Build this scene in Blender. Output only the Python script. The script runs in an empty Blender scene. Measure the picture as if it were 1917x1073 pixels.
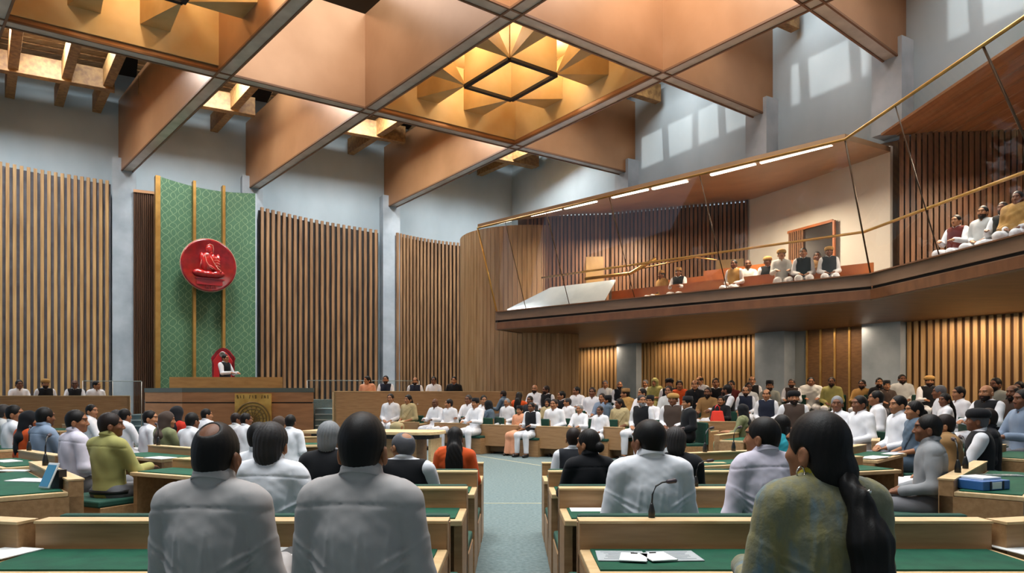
import bpy, bmesh, math, random
import numpy as np
from mathutils import Vector, Matrix, noise as mnoise
random.seed(7)
R = math.radians
SC = bpy.context.scene
COL = SC.collection
# ------------------------------------------------------------------ camera
CAMH, FPX, CX, HY = 1.45, 1328.0, 958.5, 740.0
cam = bpy.data.cameras.new('camera'); camo = bpy.data.objects.new('camera', cam); COL.objects.link(camo)
camo.location = (0, 0, CAMH); camo.rotation_euler = (R(90), 0, 0)
cam.sensor_fit = 'HORIZONTAL'; cam.sensor_width = 36; cam.lens = 36*FPX/1917
cam.shift_y = (HY-536.5)/1917; cam.clip_start = .05; cam.clip_end = 200
SC.camera = camo
def at(px, py, Y):            # photo point at depth Y
    return Vector(((px-CX)/FPX*Y, Y, CAMH-(py-HY)/FPX*Y))
def onz(px, py, Z):           # photo point on the level Z
    return at(px, py, (CAMH-Z)*FPX/(py-HY))
# ------------------------------------------------------------------ materials
def hx(h):
    c = [int(h[i:i+2], 16)/255 for i in (0, 2, 4)]
    return tuple((v/12.92 if v <= .04045 else ((v+.055)/1.055)**2.4) for v in c)+(1,)
_mc = {}
def mat(name, col='808080', rough=.6, metal=0, spec=.5, var=None, vscale=4, stretch=(1, 1, 1), bump=0, bscale=40, bstretch=(1, 1, 1), emit=None, es=0, sheen=0, coat=0, detail=4, ramp=(.35, .65)):
    if name in _mc: return _mc[name]
    m = bpy.data.materials.new(name); m.use_nodes = True
    nt = m.node_tree; b = nt.nodes['Principled BSDF']
    c = hx(col)
    b.inputs['Base Color'].default_value = c
    b.inputs['Roughness'].default_value = rough; b.inputs['Metallic'].default_value = metal
    b.inputs['Specular IOR Level'].default_value = spec
    if sheen: b.inputs['Sheen Weight'].default_value = sheen
    if coat: b.inputs['Coat Weight'].default_value = coat; b.inputs['Coat Roughness'].default_value = .15
    tc = nt.nodes.new('ShaderNodeTexCoord')
    if var:
        mp = nt.nodes.new('ShaderNodeMapping'); mp.inputs['Scale'].default_value = stretch
        nz = nt.nodes.new('ShaderNodeTexNoise'); nz.inputs['Scale'].default_value = vscale; nz.inputs['Detail'].default_value = detail
        rp = nt.nodes.new('ShaderNodeValToRGB')
        rp.color_ramp.elements[0].position = ramp[0]; rp.color_ramp.elements[1].position = ramp[1]
        rp.color_ramp.elements[0].color = c; rp.color_ramp.elements[1].color = hx(var)
        L = nt.links
        L.new(tc.outputs['Object'], mp.inputs['Vector']); L.new(mp.outputs[0], nz.inputs['Vector'])
        L.new(nz.outputs['Fac'], rp.inputs[0]); L.new(rp.outputs[0], b.inputs['Base Color'])
    if bump:
        mp = nt.nodes.new('ShaderNodeMapping'); mp.inputs['Scale'].default_value = bstretch
        nz = nt.nodes.new('ShaderNodeTexNoise'); nz.inputs['Scale'].default_value = bscale; nz.inputs['Detail'].default_value = 3
        bp = nt.nodes.new('ShaderNodeBump'); bp.inputs['Strength'].default_value = bump; bp.inputs['Distance'].default_value = .01
        nt.links.new(tc.outputs['Object'], mp.inputs['Vector']); nt.links.new(mp.outputs[0], nz.inputs['Vector'])
        nt.links.new(nz.outputs['Fac'], bp.inputs['Height']); nt.links.new(bp.outputs[0], b.inputs['Normal'])
    if emit:
        b.inputs['Emission Color'].default_value = hx(emit); b.inputs['Emission Strength'].default_value = es
    _mc[name] = m
    return m
def cloth(h, kind='cloth'):
    dk = tuple(max(0, int(int(h[i:i+2], 16)*.93)) for i in (0, 2, 4))
    return mat('%s_%s' % (kind, h), h, rough=.85, spec=.2, var='%02x%02x%02x' % dk, vscale=6, bump=.03, bscale=260, sheen=.05)
def skin(h): return mat('skin_'+h, h, rough=.55, spec=.35, bump=.08, bscale=90)
def hairm(h): return mat('hair_'+h, h, rough=.55, spec=.22, bump=.12, bscale=40, bstretch=(9, 9, .6))
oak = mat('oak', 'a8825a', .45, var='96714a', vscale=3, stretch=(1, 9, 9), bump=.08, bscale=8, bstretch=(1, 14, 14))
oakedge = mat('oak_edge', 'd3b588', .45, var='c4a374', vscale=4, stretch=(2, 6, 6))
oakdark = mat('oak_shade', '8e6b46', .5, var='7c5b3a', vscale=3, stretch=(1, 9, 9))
leather = mat('green_leather', '15523c', .75, spec=.2, var='124534', vscale=8, bump=.1, bscale=120)
greenpad = mat('green_fabric', '124636', .8, var='0f3d30', vscale=10, bump=.15, bscale=150)
black = mat('black', '0c0c0d', .5)
slatm = mat('slat_oak', 'c39d68', .5, var='a57e4e', vscale=2.2, stretch=(5, 5, .35), bump=.08, bscale=10, bstretch=(8, 8, .4))
slatm2 = mat('slat_walnut', 'a27b55', .5, var='7b5a3c', vscale=2.2, stretch=(5, 5, .35))
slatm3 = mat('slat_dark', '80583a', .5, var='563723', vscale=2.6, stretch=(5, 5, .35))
slatback = mat('slat_backing', '37322f', .9, var='2b2624', vscale=3)
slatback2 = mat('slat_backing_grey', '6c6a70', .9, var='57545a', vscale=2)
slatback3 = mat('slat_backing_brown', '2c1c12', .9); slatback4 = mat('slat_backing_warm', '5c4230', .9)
copper = mat('copper', 'b38660', .34, metal=.3, var='a2754f', vscale=.7, bump=.02, bscale=3, ramp=(.3, .7))
copperlip = mat('copper_lip', '7d573c', .5, metal=.2)
steel = mat('brushed_steel', 'd2cac0', .38, metal=.35, var='bbb2a8', vscale=2, stretch=(1, 1, 1))
golden = mat('golden_panel', 'e2c592', .5, metal=.0, var='d9b87f', vscale=1.2)
goldend = mat('golden_panel_fin', 'c7a672', .5, metal=.0, var='b9965f', vscale=1.5)
concrete = mat('concrete', 'b6c4cb', .85, spec=.25, var='a2b1b9', vscale=.55, stretch=(1, 1, .6), bump=.12, bscale=5, detail=9, ramp=(.3, .7))
concretec = mat('concrete_column', 'b4bdc4', .8, spec=.25, var='98a2aa', vscale=1.1, bump=.06, bscale=9, detail=7)
timber = mat('timber', '9a7544', .6, var='74522c', vscale=2.4, stretch=(3, 3, 3), bump=.15, bscale=12, detail=6)
plank = mat('pale_planks', 'b09c80', .7, var='84694a', vscale=1.6, stretch=(1.2, 9, 9), bump=.2, bscale=6, bstretch=(1, 12, 12), detail=6)
carpet = mat('carpet', '6e7c7c', .95, spec=.1, var='5c6a6b', vscale=26, bump=.5, bscale=90, detail=3)
gold = mat('brass', 'c39a55', .35, metal=.7, var='ad8444', vscale=3)
balc = mat('balcony_wood', '8b7059', .5, var='7b624d', vscale=1.2, stretch=(1, 1, 5))
balcsof = mat('balcony_soffit', '7d5232', .45, var='6c4529', vscale=1.3, stretch=(1, 4, 1))
groove = mat('groove', '1f150f', .8)
podm = mat('podium_wood', 'b07d54', .5, var='a06f49', vscale=2, stretch=(1, 1, 5))
podtop = mat('podium_top_wood', 'bb8a4c', .45, var='a9793f', vscale=2, stretch=(1, 1, 5))
slate = mat('slate', '58605c', .6)
red = mat('red_lacquer', '8e1016', .22, spec=.6, coat=.6, var='740b10', vscale=5)
redfab = mat('red_fabric', 'c01a20', .6)
paper = mat('paper', 'e4e5e2', .8)
greypaper = mat('grey_paper', 'a9aeb0', .8, var='9da3a6', vscale=6)
whitew = mat('white_plaster', 'd8d4cc', .8, var='ccc7bd', vscale=.8)
benchw = mat('bench_orange_wood', 'a85f2a', .45, var='8f4d20', vscale=2)
def glassmat(name, tint, refl=1.5, alpha=.06):
    m = bpy.data.materials.new(name); m.use_nodes = True; nt = m.node_tree
    for n in list(nt.nodes): nt.nodes.remove(n)
    o = nt.nodes.new('ShaderNodeOutputMaterial'); tr = nt.nodes.new('ShaderNodeBsdfTransparent'); gl = nt.nodes.new('ShaderNodeBsdfGlossy')
    fr = nt.nodes.new('ShaderNodeFresnel'); mx = nt.nodes.new('ShaderNodeMixShader')
    tr.inputs[0].default_value = hx(tint); gl.inputs['Roughness'].default_value = .02; gl.inputs[0].default_value = (.9, .92, .95, 1)
    fr.inputs['IOR'].default_value = refl
    nt.links.new(fr.outputs[0], mx.inputs[0]); nt.links.new(tr.outputs[0], mx.inputs[1]); nt.links.new(gl.outputs[0], mx.inputs[2]); nt.links.new(mx.outputs[0], o.inputs[0])
    return m
glass = glassmat('clear_glass', 'f1f3f0')
# green wall panel with a honeycomb of pale lines
def green_pattern():      # interlocking ogee lines
    m = mat('green_patterned_panel', '4d7a55', .6, bump=.1, bscale=30); nt = m.node_tree; b = nt.nodes['Principled BSDF']; lk = nt.links.new
    tc = nt.nodes.new('ShaderNodeTexCoord'); sp = nt.nodes.new('ShaderNodeSeparateXYZ'); nz = nt.nodes.new('ShaderNodeTexNoise'); nz.inputs['Scale'].default_value = 2.2
    lk(tc.outputs['Object'], sp.inputs[0]); lk(tc.outputs['Object'], nz.inputs['Vector'])
    def mth(op, a, c=None):
        n = nt.nodes.new('ShaderNodeMath'); n.operation = op
        for k, v in enumerate((a, c)):
            if v is None: continue
            if isinstance(v, (int, float)): n.inputs[k].default_value = v
            else: lk(v, n.inputs[k])
        return n.outputs[0]
    wob = mth('MULTIPLY', nz.outputs['Fac'], 3.0); u = mth('ADD', mth('MULTIPLY', sp.outputs['X'], 11.0), wob); v = mth('MULTIPLY', mth('SINE', mth('ADD', mth('MULTIPLY', sp.outputs['Z'], 11.5), wob)), 1.25)
    l1 = mth('ABSOLUTE', mth('SINE', mth('ADD', u, v))); l2 = mth('ABSOLUTE', mth('SINE', mth('SUBTRACT', u, v)))
    r = nt.nodes.new('ShaderNodeValToRGB'); r.color_ramp.elements[0].position = .06; r.color_ramp.elements[0].color = (1, 1, 1, 1); r.color_ramp.elements[1].position = .2; r.color_ramp.elements[1].color = (0, 0, 0, 1)
    lk(mth('MINIMUM', l1, l2), r.inputs[0])
    n2 = nt.nodes.new('ShaderNodeTexNoise'); n2.inputs['Scale'].default_value = 1.2; lk(tc.outputs['Object'], n2.inputs['Vector'])
    r2 = nt.nodes.new('ShaderNodeMixRGB'); r2.inputs[1].default_value = hx('4a7252'); r2.inputs[2].default_value = hx('3b5f45'); lk(n2.outputs['Fac'], r2.inputs[0])
    mx = nt.nodes.new('ShaderNodeMixRGB'); mx.inputs[2].default_value = hx('74926c'); lk(r.outputs[0], mx.inputs[0]); lk(r2.outputs[0], mx.inputs[1]); lk(mx.outputs[0], b.inputs['Base Color']); return m
greenpat = green_pattern()
# ------------------------------------------------------------------ mesh helper
class MB:
    def __init__(s): s.v = []; s.f = []; s.m = []; s.sm = []
    def add(s, vs, fs, mi=0, smooth=False):
        o = len(s.v); s.v += [tuple(v) for v in vs]
        for f in fs: s.f.append([o+i for i in f]); s.m.append(mi); s.sm.append(smooth)
        return s
    def hexa(s, p, mi=0):      # 4 bottom points (ccw from above), 4 top points
        return s.add(p, [(3, 2, 1, 0), (4, 5, 6, 7), (0, 1, 5, 4), (1, 2, 6, 5), (2, 3, 7, 6), (3, 0, 4, 7)], mi)
    def box(s, c, d, rz=0, mi=0, M=None):
        x, y, z = d[0]/2, d[1]/2, d[2]/2
        p = [Vector(q) for q in ((-x, -y, -z), (x, -y, -z), (x, y, -z), (-x, y, -z), (-x, -y, z), (x, -y, z), (x, y, z), (-x, y, z))]
        if M is None: M = Matrix.Rotation(rz, 3, 'Z')
        return s.hexa([M @ q+Vector(c) for q in p], mi)
    def beam(s, a, b, w, z0, z1, mi=0):   # box along a->b in plan
        a, b = Vector(a[:2]), Vector(b[:2]); d = (b-a).normalized(); n = Vector((-d.y, d.x))*w/2
        q = [a-n, b-n, b+n, a+n]
        return s.hexa([(p.x, p.y, z0) for p in q]+[(p.x, p.y, z1) for p in q], mi)
    def prism(s, poly, z0, z1, mi=0):     # poly ccw; z may be a list
        n = len(poly); Z0 = z0 if isinstance(z0, (list, tuple)) else [z0]*n; Z1 = z1 if isinstance(z1, (list, tuple)) else [z1]*n
        vs = [(p[0], p[1], Z0[i]) for i, p in enumerate(poly)]+[(p[0], p[1], Z1[i]) for i, p in enumerate(poly)]
        fs = [tuple(reversed(range(n))), tuple(range(n, 2*n))]+[(i, (i+1) % n, n+(i+1) % n, n+i) for i in range(n)]
        return s.add(vs, fs, mi)
    def tube(s, path, r, n=8, mi=0):
        P = [Vector(p) for p in path]; rs = r if isinstance(r, (list, tuple)) else [r]*len(P); vs = []; fs = []
        for i, p in enumerate(P):
            d = (P[min(i+1, len(P)-1)]-P[max(i-1, 0)]).normalized()
            u = d.cross(Vector((0, 0, 1)) if abs(d.z) < .95 else Vector((1, 0, 0))).normalized(); w = d.cross(u)
            for k in range(n):
                a = 2*math.pi*k/n; vs.append(p+(u*math.cos(a)+w*math.sin(a))*rs[i])
        for i in range(len(P)-1):
            for k in range(n): fs.append((i*n+k, i*n+(k+1) % n, (i+1)*n+(k+1) % n, (i+1)*n+k))
        fs += [tuple(reversed(range(n))), tuple(range((len(P)-1)*n, len(P)*n))]
        return s.add(vs, fs, mi, True)
    def lathe(s, prof, c=(0, 0, 0), n=24, mi=0, M=None, sy=1, caps=True):
        vs = []; fs = []; m = len(prof)
        for r, z in prof:
            for k in range(n):
                a = 2*math.pi*k/n; q = Vector((r*math.cos(a), sy*r*math.sin(a), z)); q = (M @ q if M else q)+Vector(c); vs.append(q)
        for i in range(m-1):
            for k in range(n): fs.append((i*n+k, i*n+(k+1) % n, (i+1)*n+(k+1) % n, (i+1)*n+k))
        if caps: fs += [tuple(reversed(range(n))), tuple(range((m-1)*n, m*n))]
        return s.add(vs, fs, mi, True)
    def ball(s, c, r, n=12, mi=0, M=None):
        r = r if isinstance(r, (list, tuple)) else (r, r, r); vs = []; fs = []; h = n//2
        for i in range(h+1):
            t = math.pi*i/h
            for k in range(n):
                a = 2*math.pi*k/n; q = Vector((r[0]*math.sin(t)*math.cos(a), r[1]*math.sin(t)*math.sin(a), -r[2]*math.cos(t)))
                vs.append((M @ q if M else q)+Vector(c))
        for i in range(h):
            for k in range(n): fs.append((i*n+k, i*n+(k+1) % n, (i+1)*n+(k+1) % n, (i+1)*n+k))
        return s.add(vs, fs, mi, True)
    def mesh(s, name, mats, bevel=0):
        me = bpy.data.meshes.new(name); me.from_pydata(s.v, [], s.f)
        for m in (mats if isinstance(mats, (list, tuple)) else [mats]): me.materials.append(m)
        me.polygons.foreach_set('material_index', s.m); me.polygons.foreach_set('use_smooth', s.sm); me.update()
        return me
    def build(s, name, mats, parent=None, bevel=0):
        o = bpy.data.objects.new(name, s.mesh(name, mats)); COL.objects.link(o)
        if parent: o.parent = parent
        if bevel:
            b = o.modifiers.new('bevel', 'BEVEL'); b.width = bevel; b.segments = 2; b.limit_method = 'ANGLE'
        return o
def tag(o, label=None, cat=None, group=None, kind=None):
    if label: o['label'] = label
    if cat: o['category'] = cat
    if group: o['group'] = group
    if kind: o['kind'] = kind
    return o
def st(o): o['kind'] = 'structure'; return o
def empty(name, loc=(0, 0, 0), rz=0):
    o = bpy.data.objects.new(name, None); COL.objects.link(o); o.location = loc; o.rotation_euler = (0, 0, rz); o.empty_display_size = .2
    return o
def copy_tree(o, parent=None):
    c = o.copy(); COL.objects.link(c)
    if parent: c.parent = parent
    for ch in list(o.children): copy_tree(ch, c)
    return c
def light(kind, name, loc, power, col='ffffff', size=1, sizey=None, target=None, spread=None, spot=60, blend=.6):
    l = bpy.data.lights.new(name, kind); l.energy = power; l.color = hx(col)[:3]
    if kind == 'AREA':
        l.shape = 'RECTANGLE'; l.size = size; l.size_y = sizey or size
        if spread: l.spread = R(spread)
    elif kind == 'SPOT': l.spot_size = R(spot); l.spot_blend = blend; l.shadow_soft_size = size
    elif kind == 'POINT': l.shadow_soft_size = size
    o = bpy.data.objects.new(name, l); COL.objects.link(o); o.location = loc
    if target is not None: o.rotation_euler = (Vector(target)-Vector(loc)).to_track_quat('-Z', 'Y').to_euler()
    return o
# ------------------------------------------------------------------ the hall: corner K, right wall along B1, left wall along A1
K = Vector((0, 34.6)); A1 = Vector((-.877, -.48)).normalized(); B1 = Vector((.5, -.866)).normalized()
def ST(s, t): return K+B1*s+A1*t
def lineL(k): return [(6.3, -.10), (12.1, -.15), (16.6, -.19), (21.8, -.22), (27.5, -.24)][k]
def lineM(k): return [(9.05, .105), (15.35, .15), (19.4, .2), (25.5, .24)][k]
def cross(l, m):
    a, b = lineL(l); c, d = lineM(m)          # t=a+b s ; s=c+d t
    s = (c+d*a)/(1-d*b); return s, a+b*s
ZB, ZT, ZW = 9.75, 12.45, 12.3
fl = MB().box((3, 14, -.15), (64, 60, .3)); st(fl.build('floor', carpet))
bl = Vector((-22, -9)); 
MBw = MB().beam(ST(-.2, -1), ST(-.2, 36), .4, 0, ZW+1.2); st(MBw.build('wall_left', concrete))
MBw = MB().beam(ST(-1, -.2), ST(38, -.2), .4, 7.9, ZW+1.2); st(MBw.build('wall_right', concrete))
K2 = Vector((0, 36)); B2 = Vector((.585, -.811)).normalized()

NB2 = Vector((-.811, -.585)).normalized()
def LW(s, off=0): return K2+B2*s+NB2*off
MBw = MB().beam(LW(0, -.2), LW(40, -.2), .4, 0, 4.4); st(MBw.build('wall_right_lower', mat('plaster_grey', '8f9291', .85, var='858887', vscale=.6)))
MBw = MB().box((3, -6, 6), (50, .3, 13)); st(MBw.build('wall_back', concrete))
# ceiling slab in strips so the roof light above the right wall stays open
rs = MB()
def rbox(s0, s1, t0, t1, z0=13.45, z1=13.65): 
    q = [ST(s0, t0), ST(s1, t0), ST(s1, t1), ST(s0, t1)]; rs.prism([tuple(p) for p in q][::-1] if (q[1]-q[0]).cross(q[2]-q[1]) < 0 else [tuple(p) for p in q], z0, z1)
rbox(-1, 42, 4.0, 38); rbox(-1, 42, -1, 1.7); rbox(-1, 9.6, 1.7, 4.0)
for s0, s1 in ((12.2, 12.5), (14.6, 16.2), (18.6, 20.6), (22.6, 22.9), (25, 27), (31, 42)): rbox(s0, s1, 1.7, 4.0)
st(rs.build('ceiling', mat('roof_underside', '2a1d13', .9)))
# columns under the beam ends
def column(p, d, n, w, dep, z0, z1, name='wall_column'):
    o = MB(); c = p+n*dep/2; o.beam(c-d*w/2, c+d*w/2, dep, z0, z1); return o.build(name, concretec)
L_ = []
for l, lab in ((0, 'right of the long slatted screen, nearest the room corner'), (1, 'behind the green panel at its right edge'), (2, 'between the left slatted screen and the dark curtain')):
    a, b = lineL(l); o = column(ST(0, a), A1, B1, .78, .5, 0, ZB+.45)
    tag(o, 'grey concrete wall column '+lab, 'column', 'concrete columns below the copper beams')
for m, lab in ((0, 'left one above the gallery glass'), (1, 'middle one above the gallery glass'), (2, 'right one above the gallery glass')):
    c, d = lineM(m); o = column(ST(c, 0), B1, A1, .78, .5, 7.95, ZB+.45)
    tag(o, 'short grey concrete column under a copper beam end, '+lab, 'column', 'concrete columns below the copper beams')
# beams
def beam_obj(p0, p1, label, z0=ZB, z1=ZT):
    o = MB(); p0 = Vector(p0); p1 = Vector(p1); d = (p1-p0).normalized(); n = Vector((-d.y, d.x)); w = .17
    for sgn in (-1, 1): o.beam(p0+n*w*sgn, p1+n*w*sgn, .04, z0, z1)
    b = o.build('ceiling_beam', copper); tag(b, label, 'beam', 'copper ceiling beams')
    MB().beam(p0, p1, .295, z0-.005, z0+.05).build('steel_soffit', steel, b)
    q = MB()
    for sgn in (-1, 1): q.beam(p0+n*(w+.003)*sgn, p1+n*(w+.003)*sgn, .05, z0-.03, z0+.02)
    q.build('edge_lip', copperlip, b); return b
for l, lab in enumerate(('ending right of the long slatted screen', 'ending above the green panel', 'ending left of the green panel', 'crossing the upper left corner of the photo')):
    a, b = lineL(l); beam_obj(ST(.02, a), ST(30, a+b*30), 'deep copper ceiling beam with steel underside, '+lab)
for m, lab in enumerate(('nearest cross beam, over the corner', 'second cross beam, right of the golden lattice', 'cross beam ending at the upper right wall')):
    c, d = lineM(m); beam_obj(ST(c+.02*d, .02), ST(c+d*28, 28), 'deep copper ceiling beam meeting the right wall, '+lab, ZB+.003, ZT-.003)
# timber and planks along the walls
tg = 'roof timbers between the beams and the walls'
def timber_beam(p0, p1, w, z0, z1, lab):
    o = MB().beam(p0, p1, w, z0, z1).build('timber_beam', timber, bevel=.01); tag(o, lab, 'timber', tg); return o
names = ['beside the room corner', 'above the long slatted screen', 'above the green panel', 'above the left slatted screen', 'at the far upper left']
tb = [0]+[lineL(i)[0] for i in range(5)]
for i in range(5):
    t0, t1 = tb[i]+.35, tb[i+1]-.35
    timber_beam(ST(2.9, t0), ST(2.9, t1), .3, 11.7, 12.35, 'long timber running along the left wall '+names[i])
    for k, f in enumerate((.28, .72) if i < 3 else (.12, .38, .7)):
        t = t0+(t1-t0)*f
        timber_beam(ST(.3, t), ST(7.5, t-.9), .28, 11.78, 12.42, '%s cross timber above the left wall %s' % (('right', 'left', 'farther left')[k], names[i]))
    p = MB()
    for j in range(7):
        s = 1.0+j*.36+random.uniform(-.02, .02); zz = 12.75+random.uniform(-.02, .03)+.03*j
        p.beam(ST(s, t0), ST(s, t1), .34, zz, zz+.05)
    tag(p.build('roof_planks', plank), 'pale roof planks '+names[i], 'planks', 'pale plank strips')
sb = [0]+[lineM(i)[0] for i in range(4)]
names = ['beside the room corner', 'above the first gallery bay', 'above the second gallery bay', 'at the upper right']
for i in range(4):
    s0, s1 = sb[i]+.35, sb[i+1]-.35
    timber_beam(ST(s0, 2.6), ST(s1, 2.6), .28, 11.75, 12.35, 'long timber running along the right wall '+names[i])
    for k, f in enumerate((.25, .72)):
        s = s0+(s1-s0)*f
        timber_beam(ST(s, .25), ST(s+.3, 4.6), .28, 11.8, 12.42, '%s cross timber above the right wall %s' % (('far', 'near')[k], names[i]))
    p = MB()
    for j in range(4):
        t = .75+j*.3; p.beam(ST(s0, t), ST(s1, t), .28, 12.75+.02*j, 12.8+.02*j)
    tag(p.build('roof_planks', plank), 'pale roof planks above the right wall '+names[i], 'planks', 'pale plank strips')
# golden lattice coffers
def lattice(l0, l1, m0, m1, lab):
    root = empty('ceiling_lattice', (0, 0, 0)); c = [ST(*cross(l0, m0)), ST(*cross(l1, m0)), ST(*cross(l1, m1)), ST(*cross(l0, m1))]
    cen = sum(c, Vector((0, 0)))/4; c = [cen+(p-cen)*(1-.30/(p-cen).length) for p in c]
    def Q(u, v): return (c[0]*(1-u)+c[1]*u)*(1-v)+(c[3]*(1-u)+c[2]*u)*v
    tag(root, lab, 'ceiling lattice', 'golden ceiling lattices'); root.location = (cen.x, cen.y, ZT); off = Vector((cen.x, cen.y, ZT))
    def b_(mb, name, m):
        mb.v = [tuple(Vector(v)-off) for v in mb.v]; return mb.build(name, m, root)
    lo, hi, t3 = 10.15, 11.7, 1/3
    liner = MB()
    for a, b in ((Q(0, 0), Q(1, 0)), (Q(1, 0), Q(1, 1)), (Q(1, 1), Q(0, 1)), (Q(0, 1), Q(0, 0))): liner.beam(a, b, .03, ZB+.12, hi)
    b_(liner, 'liner', golden)
    q = [Q(0, 0), Q(1, 0), Q(1, 1), Q(0, 1)]
    if (q[1]-q[0]).cross(q[2]-q[1]) < 0: q.reverse()
    b_(MB().prism([tuple(p) for p in q], hi, hi+.05), 'back_panel', golden)
    fr = MB(); P = [Q(t3, t3), Q(1-t3, t3), Q(1-t3, 1-t3), Q(t3, 1-t3)]
    for i in range(4): fr.beam(P[i], P[(i+1) % 4], .05, lo, hi)
    b_(fr, 'centre_frame', golden)
    eg = MB()
    for i in range(4): eg.beam(P[i], P[(i+1) % 4], .12, lo-.06, lo+.02)
    b_(eg, 'centre_frame_edge', groove)
    arms = []
    for e in (t3, 1-t3):
        arms += [((e, t3), (e, 0), (1, 0)), ((e, 1-t3), (e, 1), (1, 0)), ((t3, e), (0, e), (0, 1)), ((1-t3, e), (1, e), (0, 1))]
    for n0, n1, ax in arms:
        w = .075; N = Q(*n0); E1 = Q(n1[0]+ax[0]*w, n1[1]+ax[1]*w); E0 = Q(n1[0]-ax[0]*w, n1[1]-ax[1]*w)
        tri = [N, E0, E1]
        if (tri[1]-tri[0]).cross(tri[2]-tri[1]) < 0: tri = [tri[0], tri[2], tri[1]]
        b_(MB().prism([tuple(p) for p in tri], [lo, lo+.25, lo+.25], [lo+.04, hi, hi]), 'wedge_fin', goldend)
    return root
lat1 = lattice(0, 1, 0, 1, 'golden coffer lattice of wedge fins around a square, upper middle of the ceiling')
lat2 = lattice(2, 3, 0, 1, 'golden coffer lattice of wedge fins at the upper left of the ceiling')
# ------------------------------------------------------------------ slatted screens
def slats(path, n, w, d, z0, ztop, name, m, mback, label, back=.12, cat='slatted screen'):
    P = [Vector(p) for p in path]; seg = [(P[i+1]-P[i]).length for i in range(len(P)-1)]; T = sum(seg)
    def along(x):
        x = max(0, min(T, x))
        for i, L in enumerate(seg):
            if x <= L or i == len(seg)-1: return P[i]+(P[i+1]-P[i])*(x/L), (P[i+1]-P[i]).normalized()
            x -= L
    o = MB()
    for i in range(n):
        x = T*(i+.5)/n; p, dr = along(x); nn = Vector((-dr.y, dr.x)); c = p-nn*d/2*-1
        z = ztop(x/T) if callable(ztop) else ztop
        o.beam(c-dr*w/2, c+dr*w/2, d, z0, z)
    ob = o.build(name, m); tag(ob, label, cat)
    bk = MB(); k = max(2, len(P)*2)
    for i in range(k):
        pa, da = along(T*i/k+.001); pb, db = along(T*(i+1)/k-.001); na = Vector((-da.y, da.x)); nb = Vector((-db.y, db.x))
        za = (ztop(i/k) if callable(ztop) else ztop)-.12
        bk.beam(pa+na*(d+.04), pb+nb*(d+.04), .05, z0, za)
    bk.build('backing_board', mback, ob)
    return ob
def lw(px, off):          # point on a line parallel to the left wall
    r = (px-CX)/FPX; o = ST(off, 0); t = (o.x-r*o.y)/(r*A1.y-A1.x); return o+A1*t
# normal of path pointing left of travel must face the wall: travel from left to right along the left wall -> left side is the wall
def arcpath(p0, p1, sag, n=8):
    d = (p1-p0); nn = Vector((-d.y, d.x)).normalized(); return [p0+d*(i/n)+nn*sag*math.sin(math.pi*i/n) for i in range(n+1)]
slats(arcpath(lw(-75, .75), lw(206, .6), .25), 22, .105, .09, 0, lambda f: 9.55-.27*f, 'slatted_screen', slatm, slatback2, 'tall wall screen of widely spaced oak slats at the far left')
slats(arcpath(lw(486, .8), lw(709, .55), .3), 22, .115, .09, 0, lambda f: 8.95-.33*f, 'slatted_screen', slatm2, slatback, 'wall screen of brown vertical slats right of the green panel')
slats(arcpath(lw(742, .6), lw(868, .5), .25), 19, .1, .08, 0, lambda f: 8.6-.12*f, 'slatted_screen', slatm2, slatback3, 'narrow wall screen of brown slats beside the round slatted wall')
# curved slatted wall at the corner of the gallery
arc = [Vector((.6+2.5*math.cos(R(a)), 26+2.5*math.sin(R(a)))) for a in range(120, 316, 6)]
slats(arc, 52, .15, .06, 0, 7.1, 'curved_slatted_wall', mat('slat_pale', 'ab8a63', .5, var='927049', vscale=2, stretch=(5, 5, .4)), mat('slat_backing_oak', '5f4933', .8), 'rounded timber wall of pale vertical slats under the gallery end')
# lower right wall: slats, columns, door
def lws(px, off=0):
    r = (px-CX)/FPX; o = LW(0, off); s = (r*o.y-o.x)/(B2.x-r*B2.y); return s
for (a, b, n, lab) in ((1066, 1171, 15, 'lit slatted screen under the gallery, left of the narrow column'), (1197, 1424, 29, 'lit slatted screen under the gallery, between the column and the door'), (1695, 1960, 18, 'lit slatted screen under the gallery at the right edge')):
    sa, sb_ = lws(a, .3), lws(b, .3)
    slats([LW(sa, .3), LW(sb_, .3)], n, (LW(sb_)-LW(sa)).length/n*.56, .06, 0, 4.2, 'slatted_screen', slatm, slatback4, lab)
for px, lab in ((1184, 'narrow grey column between two lit slatted screens'), (1452, 'grey column left of the bronze door'), (1660, 'grey column right of the bronze door')):
    s = lws(px, .25); o = MB().beam(LW(s-.55, .3), LW(s+.55, .3), .6, 0, 4.2).build('wall_column', concretec); tag(o, lab, 'column')
sd0, sd1 = lws(1512, .1), lws(1620, .1)
dr = empty('door_1', (LW((sd0+sd1)/2, .06).x, LW((sd0+sd1)/2, .06).y, 0), math.atan2(B2.y, B2.x)); st(dr)
wd = sd1-sd0; bronze = mat('bronze_panel', '7a5630', .5, metal=.2, var='694826', vscale=6, stretch=(1, 1, 4), bump=.2, bscale=12)
for k in range(4): MB().box((-wd/2+wd*(k+.5)/4, -.03, 1.95), (wd/4-.05, .06, 3.7)).build('door_leaf', bronze, dr)
q = MB()
for k in range(5): q.box((-wd/2+wd*k/4, -.06, 1.95), (.06, .08, 3.8))
q.box((0, -.06, 3.83), (wd+.1, .1, .07)); q.build('door_frame', gold, dr)
q = MB()
for x in (-wd/2-.75, wd/2+.75*.6): q.box((x, -.05, 2.1), (.14, .14, 4.2))
q.build('door_jamb', gold, dr)
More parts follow.
